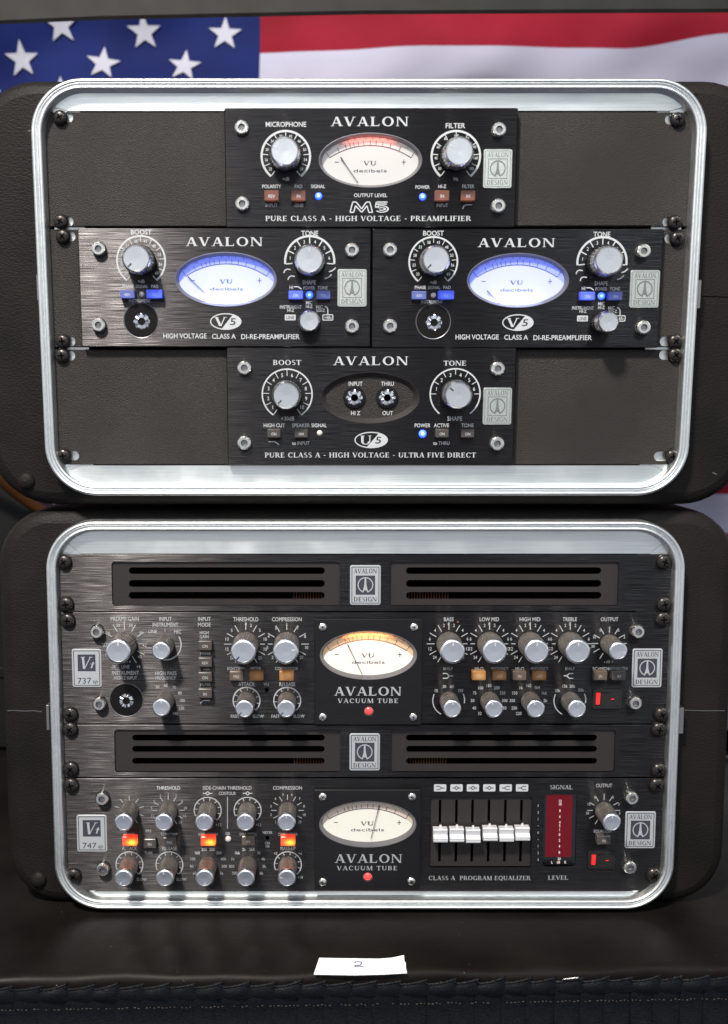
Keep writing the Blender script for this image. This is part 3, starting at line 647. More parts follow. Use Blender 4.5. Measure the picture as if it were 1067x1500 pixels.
# ------------------------------------------------------------ flight cases
def ring_sweep(x0, x1, z0, z1, r, prof, n=14):
    base = rrect(x0, x1, z0, z1, r, n); m = MB(); N = len(base)
    for s_, h_ in prof:
        lp = rrect(x0, x1, z0, z1, r, n, s_); m.v += [(p[0], -h_, p[1]) for p in lp]
    for i in range(len(prof) - 1):
        for j in range(N):
            a, b = i * N + j, i * N + (j + 1) % N; m.f.append((a, b, b + N, a + N))
    return m
def flight_case(F, label, shell, rim, lip_in, tabs, rivets, corner_r):
    """shell = pixel rectangle of the moulded body, rim = of the aluminium rim, lip_in = (y of upper lip's lower edge, y of lower lip's upper edge)"""
    hr, hs = .010, -.005
    sx0, sx1 = F.p(shell[0], 500 if F is UP else 1050, hs)[0], F.p(shell[2], 500 if F is UP else 1050, hs)[0]
    sz1, sz0 = F.p(533, shell[1], hs)[1], F.p(533, shell[3], hs)[1]
    t = thing('flight_case', label, 'rack case', F, ((sx0 + sx1) / 2, .15, sz0), 'aluminium rimmed rack cases')
    ax0 = sum(F.p(x, y, hr)[0] for x, y in rim['l']) / len(rim['l']); ax1 = sum(F.p(x, y, hr)[0] for x, y in rim['r']) / len(rim['r'])
    az1, az0 = F.p(533, rim['t'], hr)[1], F.p(533, rim['b'], hr)[1]
    ix0, ix1, iz0, iz1 = ax0 + .006, ax1 - .006, az0 + .006, az1 - .006
    L = .32
    def so(ins): return rrect(sx0, sx1, sz0, sz1, corner_r, 10, ins)
    b = MB(); hole = rrect(ix0, ix1, iz0, iz1, .03, 10)
    fr = so(.011); tri = tess((fr, hole))
    b.add([(p[0], -hs, p[1]) for p in fr + hole], tri)
    lps = [fr, so(.0065), so(.003), so(.0008), so(0), so(0), so(.012)]; ys = [-hs, -hs + .0012, -hs + .0035, -hs + .0075, -hs + .013, L - .012, L]
    b.loft(lps, ys, cap=False, back=True)
    b.loft([hole, hole], [-hs, L - .03], cap=False, back=True)
    b.obj('case_shell', 'shell', t, smooth=35)
    prof = [(0, hs - .002), (0, .0065), (.0004, .0085), (.0012, .0098), (.0024, .0102), (.0034, .0094), (.0038, .0078), (.0045, .0076), (.0050, .0088), (.0058, .0096), (.0070, .0096), (.0078, .0086), (.0082, .0060), (.0088, .0040), (.0090, .0030), (.0092, -.004)]
    ring_sweep(ax0, ax1, az0, az1, .038, prof).obj('aluminium_rim', 'alu', t, smooth=60)
    # flat lips above and below the rack opening with mitred corner gussets
    rin = .0084
    for top in (True, False):
        edge = F.p(533, lip_in[0] if top else lip_in[1], .002)[1]
        outer = rrect(ax0, ax1, az0, az1, .038, 14, rin)
        pts = [p for p in outer if (p[1] > edge if top else p[1] < edge)]
        pts.sort(key=lambda p: p[0])
        xs = [p[0] for p in pts]; zc = pts[len(pts) // 2][1]
        g, md = (.0255, .0095) if abs(zc - edge) > .011 else (.0310, .0030)      # where the corner mitre starts and how far it leans
        xl, xr = ax0 + g, ax1 - g
        xl2, xr2 = xl - md, xr + md
        def zout(x):
            for i in range(len(pts) - 1):
                if pts[i][0] <= x <= pts[i + 1][0]:
                    u = (x - pts[i][0]) / max(1e-9, pts[i + 1][0] - pts[i][0]); return pts[i][1] + u * (pts[i + 1][1] - pts[i][1])
            return zc
        mid = [p for p in pts if xl2 < p[0] < xr2]
        lip = [(xl, edge)] + [(xl2, zout(xl2))] + mid + [(xr2, zout(xr2))] + [(xr, edge)]
        lz = lambda z: .0016 + (abs(z - edge) / max(1e-6, abs(zc - edge))) ** 1.5 * .0028
        m = MB(); n = len(lip)
        rows = 7
        top_l = lip[1:-1]
        V = []
        for i in range(rows + 1):
            u = i / rows
            for p in top_l:
                xb = xl + (p[0] - xl2) / (xr2 - xl2) * (xr - xl)
                x_ = xb + (p[0] - xb) * u; z_ = edge + (p[1] - edge) * u
                V.append((x_, -(.0016 + .0006 * u ** 2.2), z_))
        K = len(top_l)
        m.add(V, [(i * K + j, i * K + j + 1, (i + 1) * K + j + 1, (i + 1) * K + j) for i in range(rows) for j in range(K - 1)])
        m.add([(xl, -.0016, edge), (xr, -.0016, edge), (xr, .003, edge), (xl, .003, edge)], [(0, 1, 2, 3)])
        m.obj('rack_lip', 'aluplate', t, smooth=40)
        for sgn in (-1, 1):
            xa, xb = (xl - .0004, xl2 - .0004) if sgn < 0 else (xr + .0004, xr2 + .0004)
            co = [p for p in pts if (p[0] < xb if sgn < 0 else p[0] > xb)]
            co.sort(key=lambda p: p[1], reverse=not top)
            # from the lip's inner edge at the rim, along the rim, to the mitre
            if not co: continue
            first = co[0]
            gs = [(xa, edge - (.0035 if top else -.0035))] + [(first[0], edge - (.0035 if top else -.0035))] + co + [(xb, zout(xb))] + [(xa, edge)]
            MB().loft([gs], [-.0009], .002).obj('corner_gusset', 'aluplate', t, smooth=0)
    for sgn in (-1, 1):     # rack rails seen in the gaps
        xe = ax0 + .012 if sgn < 0 else ax1 - .012
        MB().box(min(xe, xe - sgn * .022), max(xe, xe - sgn * .022), .0008, .0025, iz0 + .012, iz1 - .012).obj('rack_rail', 'alu', t, smooth=0)
    for x, y0, y1, sd in tabs:
        q = F.p(x, (y0 + y1) / 2, .006)[0]; z1, z0 = F.p(x, y0, .006)[1], F.p(x, y1, .006)[1]
        MB().box(min(q, q - sd * .004), max(q, q - sd * .0022), -.0062, .004, z0, z1, .0004).obj('catch_plate', 'ledring', t, smooth=0)
    for x, y, r in rivets:
        cx, cz = F.p(x, y, hs + .002); k = F.k(x, y, hs); r *= k
        MB().lathe([(r * 1.05, hs - .001), (r, hs + .0006), (r * .85, hs + .0022), (r * .5, hs + .0034), (0, hs + .0039)], cx, cz, 28).obj('rivet', 'shell', t, smooth=60)
    return t, (ax0, ax1, az0, az1)

up_case, UPR = flight_case(UP, 'upper black moulded case with a silver rim, holding four small preamps', (-30, 114, 1112, 742),
    {'l': [(50, 250), (57, 560)], 'r': [(1028, 250), (1023, 560)], 't': 113, 'b': 727}, (162, 682),
    [(54, 402, 440, -1), (1027, 410, 452, 1)], [(38, 705, 12.5)], .050)
lo_case, LOR = flight_case(LO, 'lower black moulded case with a silver rim, standing directly on the table', (2, 746, 1073, 1326),
    {'l': [(66, 870), (80, 1250)], 'r': [(1004, 850), (994, 1150)], 't': 763, 'b': 1334}, (811, 1306),
    [(68, 1033, 1070, -1), (1002, 1037, 1075, 1)], [(56, 1290, 12)], .044)
def mark(F, t, pts, wd, m, name, h=-.005):
    MB().path([F.p(x, y, h) for x, y in pts], wd, h * 1 + .0002).obj(name, m, t, smooth=0)
mark(LO, lo_case, [(11, 1041), (22, 1040.5), (36, 1041.5), (50, 1041), (62, 1042.5)], .0006, 'bezel', 'scuff_line')
mark(LO, lo_case, [(1003, 1040), (1030, 1041), (1062, 1041)], .0004, 'badgedark', 'mould_seam')
mark(UP, up_case, [(1030, 434), (1060, 435), (1084, 435)], .0006, 'hole', 'mould_seam')
mark(UP, up_case, [(41, 192), (47, 191.5)], .0006, 'bezel', 'scuff_line')
mark(UP, up_case, [(1044, 692), (1050, 695)], .0008, 'bezel', 'scuff_line')

# ------------------------------------------------------------ blank trays in the upper case
PW = .4826
def panel_x(F, y, xl, xr): c = (F.p(xl, y, 0)[0] + F.p(xr, y, 0)[0]) / 2; return c - PW / 2, c + PW / 2
uxl, uxr = UPR[0] + .0090, UPR[1] - .0090
TR = [('upper', 164.5, 332, [(87, 171), (995, 174), (88, 324), (991, 325)]), ('middle', 336, 508.5, [(91, 346), (994, 349), (91, 500), (991, 500)]), ('lower', 512, 680.5, [(90, 521), (991, 520), (92, 668), (987, 669)])]
LB = {'upper': 'textured brown black rack tray behind the single top preamp with reddish buttons', 'middle': 'textured brown black rack tray behind the side by side pair of preamps', 'lower': 'textured brown black rack tray behind the preamp without a meter'}
for nm, y0, y1, scs in TR:
    z1, z0 = UP.p(533, y0, .002)[1], UP.p(533, y1, .002)[1]
    t = thing('rack_tray', LB[nm], 'rack tray', UP, ((uxl + uxr) / 2, 0, z0), 'blank trays in the upper case')
    o = []; # corner notches round the screws
    nx, nz = .0085, .0115
    hl = []
    for sx_, sy_ in scs:
        cx, cz = UP.p(sx_, sy_, .004); d = .0022 if sx_ < 500 else -.0022
        d = max(uxl + .0080 - cx, min(uxr - .0080 - cx, d)); hl.append(rrect(cx + d - .0072, cx + d + .0072, cz - .0036, cz + .0036, .0035, 5))
    out = rrect(uxl, uxr, z0, z1, .0006, 2); inn = rrect(uxl, uxr, z0, z1, .0006, 2, .0004)
    MB().plate(out, hl, -.002, .0005, .0004, inn).obj('tray_panel', 'powder', t, smooth=0)
    K = Kit(UP, t, .002)
    for sx_, sy_ in scs: K.pan(sx_, sy_, 11)
    # tray floor going back into the case
    MB().box(uxl + .03, uxr - .03, .0008, .20, z0 + .001, z0 + .0025).obj('tray_floor', 'powder', t, smooth=0)

# ------------------------------------------------------------ the four small preamps
FH = .0085
def unit(name, label, cat, F, x0, y0, x1, y1, h, group=None, depth=.16):
    a = (F.p(x0, (y0 + y1) / 2, h)[0], F.p(x1, (y0 + y1) / 2, h)[0], F.p((x0 + x1) / 2, y1, h)[1], F.p((x0 + x1) / 2, y0, h)[1])
    t = thing(name, label, cat, F, ((a[0] + a[1]) / 2, -h, a[2]), group)
    return t, a
def chassis(F, t, a, h, thick=.0055):
    MB().box(a[0] + .004, a[1] - .004, -h + thick, -.0021, a[2] + .003, a[3] - .003).obj('chassis', 'edge', t, smooth=0)
GRP = 'small preamps in the upper case'
NUM12 = ['20', '23', '28', '33', '38', '43', '48', '53', '56', '60']

def top_unit():
    t, a = unit('preamplifier', 'top centre preamp with white meter and four reddish brown buttons', 'preamp', UP, 330, 158, 757, 333, FH, GRP)
    K = Kit(UP, t, FH); K.fascia(330, 158, 757, 333, [K.eh(543, 235, 75, 38)], rect=a); chassis(UP, t, a, FH)
    for x, y in ((354, 186), (732, 189), (355, 298), (731, 301)): K.bolt(x, y)
    K.meter(543, 235, 75, 38, 'white', (499, 230, 525, 268), (1, (1.0, .14, .09), .006))
    K.text('AVALON', 543, 178, 13, 116, 'serif', name='wordmark', track=.08)
    for x, lab, sub in ((419, 'MICROPHONE', '+dB'), (668, 'FILTER', 'Hz')):
        K.text(lab, x - (0 if x < 500 else 1), 182 if x < 500 else 184, 7, 60 if x < 500 else 29)
        K.scale(x, 229, 37, -142, 142, 11, ['22', '26', '30', '34', '38', '42', '46', '50', '54', '58'] if x < 500 else ['30', '40', '60', '80', '100', '120', '140', '160', '185'], ring=3, tick=(0, 8), tw=1.2, nr=29, nh=4)
        K.knob(x, 229, 10.0, .0205, -68 if x < 500 else -60, 'upper'); K.text(sub, x, 262, 5)
    for x, l1, l2, c in ((398, 'POLARITY', 'INPUT', 'REV'), (437.5, 'PAD', '-20dB', 'IN'), (648, 'HI-Z', 'INPUT', 'IN'), (686, 'FILTER', None, 'IN')):
        K.button(x, 286.5, 21, 15, 'btnred', c); K.text(l1, x, 273, 5); 
        if l2: K.text(l2, x, 300.5, 5)
    q = [K.p(x, y) for x, y in ((678, 306), (680, 301.5), (684, 300), (692, 300))]; MB().path(q, 1.6 * K.k(680, 300), K.h + INK).obj('curve_symbol', 'ink', t, smooth=0)
    K.text('SIGNAL', 466, 273, 5); K.text('POWER', 619, 274, 5); K.led(467, 287); K.led(619.5, 288)
    K.text('OUTPUT LEVEL', 543, 286, 5.2, 49)
    K.text('PURE CLASS A - HIGH VOLTAGE - PREAMPLIFIER', 540, 320, 7.2, 302, 'serif')
    # outlined model mark M5
    b = MB(); k = K.k(541, 303); P = lambda u, v: K.p(513 + u, 311 - v)
    mo = [(0, 0), (4, 15), (9, 15), (17, 5), (24, 15), (29, 15), (33, 0), (27.5, 0), (25, 9.5), (17, 0), (8, 9.5), (5.5, 0)]
    for i in range(len(mo)): b.line(*P(*mo[i]), *P(*mo[(i + 1) % len(mo)]), 1.7 * k, K.h + INK + i * .00001)
    for i, (u0, v0, u1, v1) in enumerate(((39, 15, 55, 15), (38, 12, 54, 12), (38.5, 15, 37, 7.5), (37, 7.5, 42, 7.5), (42, 12, 41.5, 10))): b.line(*P(u0, v0), *P(u1, v1), 1.7 * k, K.h + INK + (20 + i) * .00001)
    cx, cz = P(46.5, 4.8); b.arc(cx, cz, 3.9 * k, 5.2 * k, -50, 235, K.h + INK + .0003, 24, 2.0); b.arc(cx, cz, 1.2 * k, 2.4 * k, -60, 230, K.h + INK + .0003, 24, 2.6)
    b.obj('model_mark', 'ink', t, smooth=0, recalc=False)
    K.badge(729, 247.5, 42, 55, True)
top_unit()

def pair_unit(label, dx, dy, needle):
    e = 0 if dx == 0 else -3
    t, a = unit('preamplifier', label, 'preamp', UP, 117 + dx, 334.5 + dy * .5, 543.5 + dx + e, 508 + dy, FH, GRP)
    K = Kit(UP, t, FH, dx, dy)
    cj = K.p(207, 469.5); kj = K.k(207, 469)
    K.fascia(0, 0, 0, 0, [K.eh(331, 409.5, 74, 38.5), ell(cj[0], cj[1], 25 * kj, 25 * kj, 40)], rect=a); chassis(UP, t, a, FH)
    for x, y in ((144, 364), (516, 366), (144, 476), (516, 478)): K.bolt(x, y)
    K.meter(331, 409.5, 74, 38.5, 'blue', needle, (-1, (.45, .52, 1.0), .014))
    K.text('AVALON', 330, 354, 12.5, 115, 'serif', name='wordmark', track=.08)
    K.text('BOOST', 207, 340, 7, 31); K.text('TONE', 454, 341.5, 7, 25)
    K.scale(207, 382, 36.5, -142, 142, 11, NUM12, ring=2.4, tick=(0, 7), tw=1, nr=28.5, nh=4.2)
    K.knob(207, 382, 9.8, .0205, -135, 'upper', 'inkdark')
    K.scale(454, 383, 37.5, -96, 96, 7, ['1', '2', '3', '4', '5', '6'], ring=3, tick=(0, 9), tw=1.6, nr=29, nh=5)
    K.knob(454, 383, 10.0, .0205, 0, 'upper', 'cap'); K.text('+dB', 207, 412, 5)
    k = K.k(454, 400)
    for sx_ in (-1, 1):
        for (u, v) in ((33, 13), (27, 23)):
            q = [K.p(454 + sx_ * (u - 5 * sx_) + x_, 383 + v + y_) for x_, y_ in (((0, 4), (1.5, 0), (5, -2), (10, -1)) if sx_ < 0 else ((0, 2), (4, 1), (7, -1), (10, -4)))]
            MB().path(q, 1.6 * k, K.h + INK).obj('curve_symbol', 'ink', t, smooth=0)
    K.text('PHASE', 188, 419.5, 4.8); K.text('SIGNAL', 208, 419.5, 4.6, 18); K.text('PAD', 227, 419.5, 4.8); K.text('INSTRUMENT', 205, 440.5, 4.6, 32)
    K.button(186.5, 431, 21, 12, 'btnblue2', 'REV'); K.led(207.5, 431, 4, 'ledoff', None); K.button(226, 430.5, 23, 12.5, 'btnblue', 'IN')
    K.text('SHAPE', 453, 413.5, 6, 20); K.text('HI', 427, 421, 5); K.text('POWER', 453, 421.5, 4.8, 17); K.text('TONE', 473, 421.5, 4.8, 15)
    MB().path([K.p(431, 420), K.p(437, 420), K.p(442, 423.5)], 1.5 * k, K.h + INK).obj('curve_symbol', 'ink', t, smooth=0)
    K.button(433.5, 432, 21, 12, 'btnblue', 'ON'); K.led(453.5, 432, 5.2); K.button(474, 432, 20, 12, 'btnblue2', 'ON')
    K.text('MIC', 453, 443.5, 4.6); K.text('HI-Z', 453, 449, 4.2); K.text('INSTRUMENT', 426, 449.5, 4.8, 32); K.text('HI-Z', 426, 454.5, 4.4)
    K.text('MIC', 468, 449.5, 4.8); K.text('LO-Z', 470, 454.5, 4.4)
    cx, cz = K.p(425.5, 465); MB().poly(rrect(cx - 8 * k, cx + 8 * k, cz - 4.2 * k, cz + 4.2 * k, k, 3), K.h + INK).obj('line_box', 'ink', t, smooth=0)
    K.text('LINE', 425.5, 465, 5, 12, m='inkdark', h=K.h + .0001)
    cx, cz = K.p(480.5, 465); aa = rrect(cx - 8 * k, cx + 8 * k, cz - 4.5 * k, cz + 4.5 * k, 1.5 * k, 3); bb = rrect(cx - 8 * k, cx + 8 * k, cz - 4.5 * k, cz + 4.5 * k, 1.5 * k, 3, 1.3 * k); n = len(aa)
    b = MB().add([(q[0], -(K.h + INK), q[1]) for q in aa + bb], [(j, (j + 1) % n, n + (j + 1) % n, n + j) for j in range(n)])
    b.path([K.p(476, 449), K.p(479, 450), K.p(480.5, 453), K.p(480.5, 460)], 1.6 * k, K.h + INK + .00003); b.obj('phantom_box', 'ink', t, smooth=0)
    K.text('+48v', 480.5, 465, 4.5, 11)
    K.knob(454, 471, 7.2, .0190, 180, 'upper', 'cap')
    K.recess_cup(207, 469.5, 25); K.jack(208, 471, 13.2, h=K.h - .0035)
    K.text('HIGH VOLTAGE', 271, 492, 7.2, 64); K.text('CLASS A', 328, 492.5, 7, 35); K.text('DI-RE-PREAMPLIFIER', 396, 493, 7.2, 86)
    K.oval(331, 471, 23, 12, 'V')
    K.badge(516, 422, 43, 54, True)
pair_unit('left preamp of the pair with glowing blue meters, its metal shining at the left', 0, 0, (275.5, 405, 300, 429))
pair_unit('right preamp of the pair with glowing blue meters, beside the right screws', 428, 1.5, (714, 426, 733, 446))

def di_unit():
    t, a = unit('preamplifier', 'direct box preamp without a meter, two jack sockets in its oval', 'preamp', UP, 333, 509.5, 754.5, 681, FH, GRP)
    K = Kit(UP, t, FH); K.fascia(0, 0, 0, 0, [K.eh(542.5, 583, 72, 37)], rect=a); chassis(UP, t, a, FH)
    for x, y in ((358, 539), (730, 540), (358, 649), (729, 650)): K.bolt(x, y)
    cx, cz = K.p(542.5, 583); k = K.k(542.5, 583); h = K.h
    lp = [ell(cx, cz, r_ * k, q_ * k) for r_, q_ in ((72.5, 37.5), (72, 37), (65, 31), (64, 30))]
    MB().loft(lp, [-(h + .0003), -(h + .0003), -(h - .0030), -(h - .0035)], cap=False, back=True).obj('oval_recess', 'ventplate', t, smooth=40)
    pl = ell(cx, cz, 64.5 * k, 30.5 * k); MB().poly(pl, h - .0033).obj('recess_plate', 'powder', t, smooth=0)
    for x in (519.5, 567.5):
        K.jack(x, 582.5, 12.5, h=K.h - .0033)
    for s_, x, y in (('INPUT', 521, 562), ('THRU', 568, 562), ('HI Z', 521, 605), ('OUT', 568, 605)): K.text(s_, x, y, 6, h=K.h - .0033)
    K.text('AVALON', 544.5, 528.5, 12.5, 112, 'serif', name='wordmark', track=.08)
    K.text('BOOST', 421, 531, 7.2, 42, 'serif'); K.text('TONE', 667, 532, 7.2, 34, 'serif')
    K.scale(421, 577.5, 37.5, -146, 146, 11, [str(i) for i in range(1, 11)], ring=2, tick=(0, 9), tw=1, nr=28.5, nh=5.5)
    K.knob(421, 577.5, 9.8, .0200, -135, 'upper', 'inkdark')
    K.scale(667, 577, 37.5, -142, 142, 2, None, ring=2, tick=(0, 0)); K.scale(667, 577, 37, -90, 90, 7, ['1', '2', '3', '4', '5', '6'], ring=0, tick=(0, 9), tw=1, nr=28.5, nh=5.5)
    K.knob(667, 577, 9.8, .0200, -50, 'upper', 'inkdark')
    K.text('+30dB', 421.5, 613, 6, 20); K.text('SHAPE', 666.5, 613, 6.5, 22)
    for x, l1, l2, lx in ((401.5, 'HIGH CUT', None, 402), (441.5, 'SPEAKER', 'to INPUT', 441), (648, 'ACTIVE', 'to THRU', 647), (685.5, 'TONE', None, 685)):
        K.button(x, 635, 19, 12.5, 'btngrey', 'ON'); K.text(l1, lx, 623, 5.5)
        if l2: K.text(l2, lx, 649, 5.2)
    MB().path([K.p(394, 647), K.p(403, 647), K.p(409, 651.5)], 1.5 * k, K.h + INK).obj('curve_symbol', 'ink', t, smooth=0)
    K.text('SIGNAL', 467.5, 623, 5.5); K.text('POWER', 619, 623, 5.5); K.led(468.5, 634.5, 4.2, 'ledoff', None); K.led(619.5, 635.5, 5.6)
    K.oval(544, 644.5, 24.5, 12, 'U')
    K.text('PURE CLASS A - HIGH VOLTAGE - ULTRA FIVE DIRECT', 543, 666.5, 7.2, 310, 'serif')
    K.badge(728.5, 595, 42, 54, True)
di_unit()

# ------------------------------------------------------------ lower case
lxl, lxr = LOR[0] + .0090, LOR[1] - .0090
LH = .003
def wide(name, label, cat, y0, y1, group=None):
    z1, z0 = LO.p(533, y0, LH)[1], LO.p(533, y1, LH)[1]
    return thing(name, label, cat, LO, ((lxl + lxr) / 2, 0, z0), group), (lxl, lxr, z0, z1)
def vent(label, y0, y1, rec, slots, ys, badge, scs):
    t, a = wide('vent_panel', label, 'vent panel', y0, y1, 'vent panels in the lower case'); K = Kit(LO, t, LH)
    holes = []
    for rx0, rx1 in rec:
        x0, x1 = K.p(rx0, (ys[0] + ys[-1]) / 2)[0], K.p(rx1, (ys[0] + ys[-1]) / 2)[0]; z1, z0 = K.p(533, ys[0])[1], K.p(533, ys[-1])[1]; holes.append(rrect(x0, x1, z0, z1, .0022, 5))
    K.fascia(0, 0, 0, 0, holes, thick=.003, rect=a, r=.0004, ch=.0003)
    for hl, (sx0, sx1), (rx0, rx1) in zip(holes, slots, rec):
        hs = []
        for q0, q1 in ys[1:-1]:
            x0, x1 = K.p(sx0, (q0 + q1) / 2, .001)[0], K.p(sx1, (q0 + q1) / 2, .001)[0]; z1, z0 = K.p(533, q0, .001)[1], K.p(533, q1, .001)[1]
            hs.append(rrect(x0, x1, z0, z1, (z1 - z0) / 2 * .98, 6))
        o = MB().plate(hl, hs, -.0012, .0006).obj('grille_plate', 'ventplate', t, smooth=0)
        # copper coloured mesh deep behind the slots, only on the inner ends
        b = MB(); xs0, xs1 = (K.p(430, 870, -.01)[0], K.p(478, 870, -.01)[0]) if sx0 < 400 else (K.p(595, 870, -.01)[0], K.p(660, 870, -.01)[0])
        z1, z0 = K.p(533, ys[-2][0], -.012)[1], K.p(533, ys[-2][1] + 3, -.012)[1]; x = xs0
        while x < xs1: b.box(x, x + .0006, .012, .0126, z0, z1); x += .0022
        b.obj('inner_mesh', 'copper', t, smooth=0, kind='stuff')
    MB().box(a[0] + .03, a[1] - .03, .020, .021, a[2] + .002, a[3] - .002).obj('dark_back_cover', 'hole', t, smooth=0)  # near-black sheet added to give the vent slots their dark depth
    K.badge(*badge)
    for x, y in scs: K.pan(x, y, 11.3)
vent('vented panel at the top of the lower case, three slots each side', 812.5, 895.5, ((164, 498), (572, 906)), ((189, 476), (595, 881)), (823, (831, 841), (849.5, 860), (867, 877.5), 887), (535.5, 857, 45, 59), ((93, 824), (975, 824), (96, 886), (975, 886)))
vent('vented panel between the two wide processors, three slots each side', 1062, 1138.5, ((168, 499), (573, 901)), ((194, 476), (595, 875)), (1069, (1076, 1085.5), (1092.5, 1102), (1110, 1119.5), 1131), (534.5, 1101.5, 44.5, 56), ((102, 1070), (967, 1070), (103, 1128), (967, 1130)))

def tube_plate(K, x0, y0, x1, y1, scs, mc, kind, needle, lamp, ty, led):
    h = K.h + .0058; Q = Kit(LO, K.t, h)
    Q.fascia(x0, y0, x1, y1, [Q.eh(mc[0], mc[1], 70.5, mc[2])], thick=.0057, m='tube', r=.0008, name='meter_plate')
    for x, y in scs:
        o = Q.pan(x, y, 6, .0016, True, 'nickel', 'plate_screw')
    Q.meter(mc[0], mc[1], 70.5, mc[2], kind, needle, lamp)
    Q.text('AVALON', 540 - (mc[0] - 540), ty, 13, 100, 'serif', m='inkdim' if kind == 'tan' else 'ink2', name='wordmark', track=.05)
    Q.text('VACUUM TUBE', (x0 + x1) / 2, ty + 14, 6.6, 90, 'serif', m='inkdim' if kind == 'tan' else 'ink2', track=.1)
    o = Q.led(led[0], led[1], 5.6, 'ledred', None)
    cx, cz = Q.p(led[0], led[1] + .5, h); k = Q.k(*led); MB().lathe([(7.2 * k, h - .0002), (7 * k, h + .0005), (5.8 * k, h + .0006), (5.7 * k, h - .0001)], cx, cz, 24).obj('led_bezel', 'ledring', K.t, smooth=50)

def ticks(K, x, y, r, m=None, nums=None, nr=None, l=(0, 10), a=(-150, 150), n=11, tw=1.2, nh=4.8, na=None): K.scale(x, y, r, a[0], a[1], n, nums, ring=0, tick=l, outward=True, tw=tw, nr=nr, nh=nh, m=m, na=na)
def curve(K, pts, wd=1.3, m='ink'): MB().path([K.p(*q) for q in pts], wd * K.k(*pts[0]), K.h + INK).obj('curve_symbol', m, K.t, smooth=0)

def strip_737():
    t, a = wide('channel_strip', 'wide processor with orange topped meter and amber buttons, between the vented panels', 'channel strip', 897, 1060)
    K = Kit(LO, t, LH, ink='ink2'); cj = K.p(185.5, 1025.5); kj = K.k(185, 1025)
    K.fascia(0, 0, 0, 0, [ell(cj[0], cj[1], 24.5 * kj, 24.5 * kj, 40)], thick=.003, rect=a, r=.0004, ch=.0003)
    for x, y in ((98, 910), (973, 908), (102, 1048), (971, 1048)): K.pan(x, y, 11.3)
    for x, y in ((141, 926), (145, 1032), (936, 926), (932, 1031)): K.bolt(x, y, 10.3, L=.006)
    tube_plate(K, 461, 907, 619, 1062, ((473, 919), (607, 919), (473, 1051), (606, 1051)), (540, 960, 36), 'orange', (509.5, 944, 531, 988), (1, (1.0, .50, .18), .006), 1012.5, (540.5, 1041.5))
    K.badge(127.5, 978.5, 43, 57, kind='vt', num='737'); K.badge(948, 978.5, 44, 58)
    big = lambda x, ang, nums: (ticks(K, x, 943, 21, nums=nums, nr=29, l=(0, 12)), K.knob(x, 943, 9.2, .0265, ang))
    K.text('PREAMP GAIN', 183, 906.5, 6, 42); big(183, 2, ['16', '22', '26', '30', '34', '38', '42', '45']); 
    K.text('+28 • +', 184, 969, 4.5); K.text('LINE', 184, 976.5, 5); K.text('-28', 166, 976.5, 4.5); K.text('+9', 203, 976.5, 4.5)
    K.text('INSTRUMENT', 184, 985.5, 5.8, 40); K.text('HIGH Z INPUT', 184, 993, 4.6, 34)
    K.recess_cup(185.5, 1025.5, 24.5, .0045); K.jack(185.5, 1026, 13.5, h=K.h - .004)
    K.text('INPUT', 242.5, 906.5, 5.8, 19); K.text('INSTRUMENT', 242.5, 915, 5.8, 38); K.text('LINE', 224, 925, 5.2); K.text('MIC', 260.5, 925.5, 5.2)
    K.scale(242.5, 944, 24, 60, 188, 2, None, ring=1.8, tick=(0, 0)); K.text('I', 242, 923, 5)
    K.knob(242.5, 944, 6.9, .022, -45)
    K.text('HIGH PASS', 243, 986, 5.6, 32); K.text('FREQUENCY', 243, 993, 4.6, 30)
    for s_, x, y in (('50', 231, 1006), ('60', 243, 1004), ('70', 255.5, 1007), ('80', 264, 1015), ('100', 267, 1026), ('120', 266, 1037), ('140', 257, 1045)): K.text(s_, x, y, 4.6)
    K.knob(243, 1025, 6.8, .022, 0)
    K.text('INPUT', 299.5, 906.5, 5.8, 19); K.text('MODE', 299.5, 915, 5.8, 19); K.text('HIGH', 299.5, 926.5, 4.6); K.text('GAIN', 299.5, 932.5, 4.6)
    for y, c in ((946, 'ON'), (970.5, 'REV'), (992, 'ON'), (1016, 'IN')): K.button(300.5, y, 20, 14, 'btngrey', c, L=.006)
    K.text('PHASE', 301, 957, 4.4); K.text('+48v', 303, 981, 4.2); K.text('FILTER', 301, 1002.5, 4.4); curve(K, [(294, 1030), (298, 1026), (308, 1026)], 1.2)
    for x, lab, ang, nums in ((360.5, 'THRESHOLD', -140, ['20', '15', '10', '5', '', '2', '5', '10', '15', '20']), (420.5, 'COMPRESSION', 75, ['2', '3', '4', '5', '6', '7', '8', '10', '20'])):
        K.text(lab, x, 907, 6, 37 if x < 400 else 44); ticks(K, x, 943.4, 21, nums=nums, nr=29, l=(0, 11)); K.knob(x, 943.4, 9.4, .0265, ang, pm='inkdark' if x < 400 else None)
    K.text('0', 360.5, 914, 4.8)
    for s_, x in (('EQ•COMP', 345.5), ('METER', 375), ('COMPRESSOR', 420)): K.text(s_, x, 979.2, 4.6, 25 if x < 350 else (16 if x < 400 else 34), m='inkdim')
    K.button(346.5, 990.5, 20, 14, 'btnbrown', 'PRE'); K.button(376, 990.5, 20.5, 14, 'btnamber2'); K.button(420, 990.5, 21, 14, 'btnamber', 'IN')
    for x, lab in ((361.5, 'ATTACK'), (421, 'RELEASE')):
        K.text(lab, x, 1002, 5.8, 24); K.scale(x, 1026, 20.5, -130, 138, 9, None, ring=1.7, tick=(0, 4)); K.knob(x, 1026, 6.9, .0235, -140, pm='inkdark')
        K.text('FAST', x - 17, 1049, 4.8); K.text('SLOW', x + 17, 1049, 4.8)
    K.text('VU', 390.5, 1002, 4.8, m='inkdim')
    cx, cz = K.p(391, 1010.5); MB().lathe([(.0016, LH + .0002), (0, LH + .0002)], cx, cz, 16).obj('trim_hole', 'hole', t)
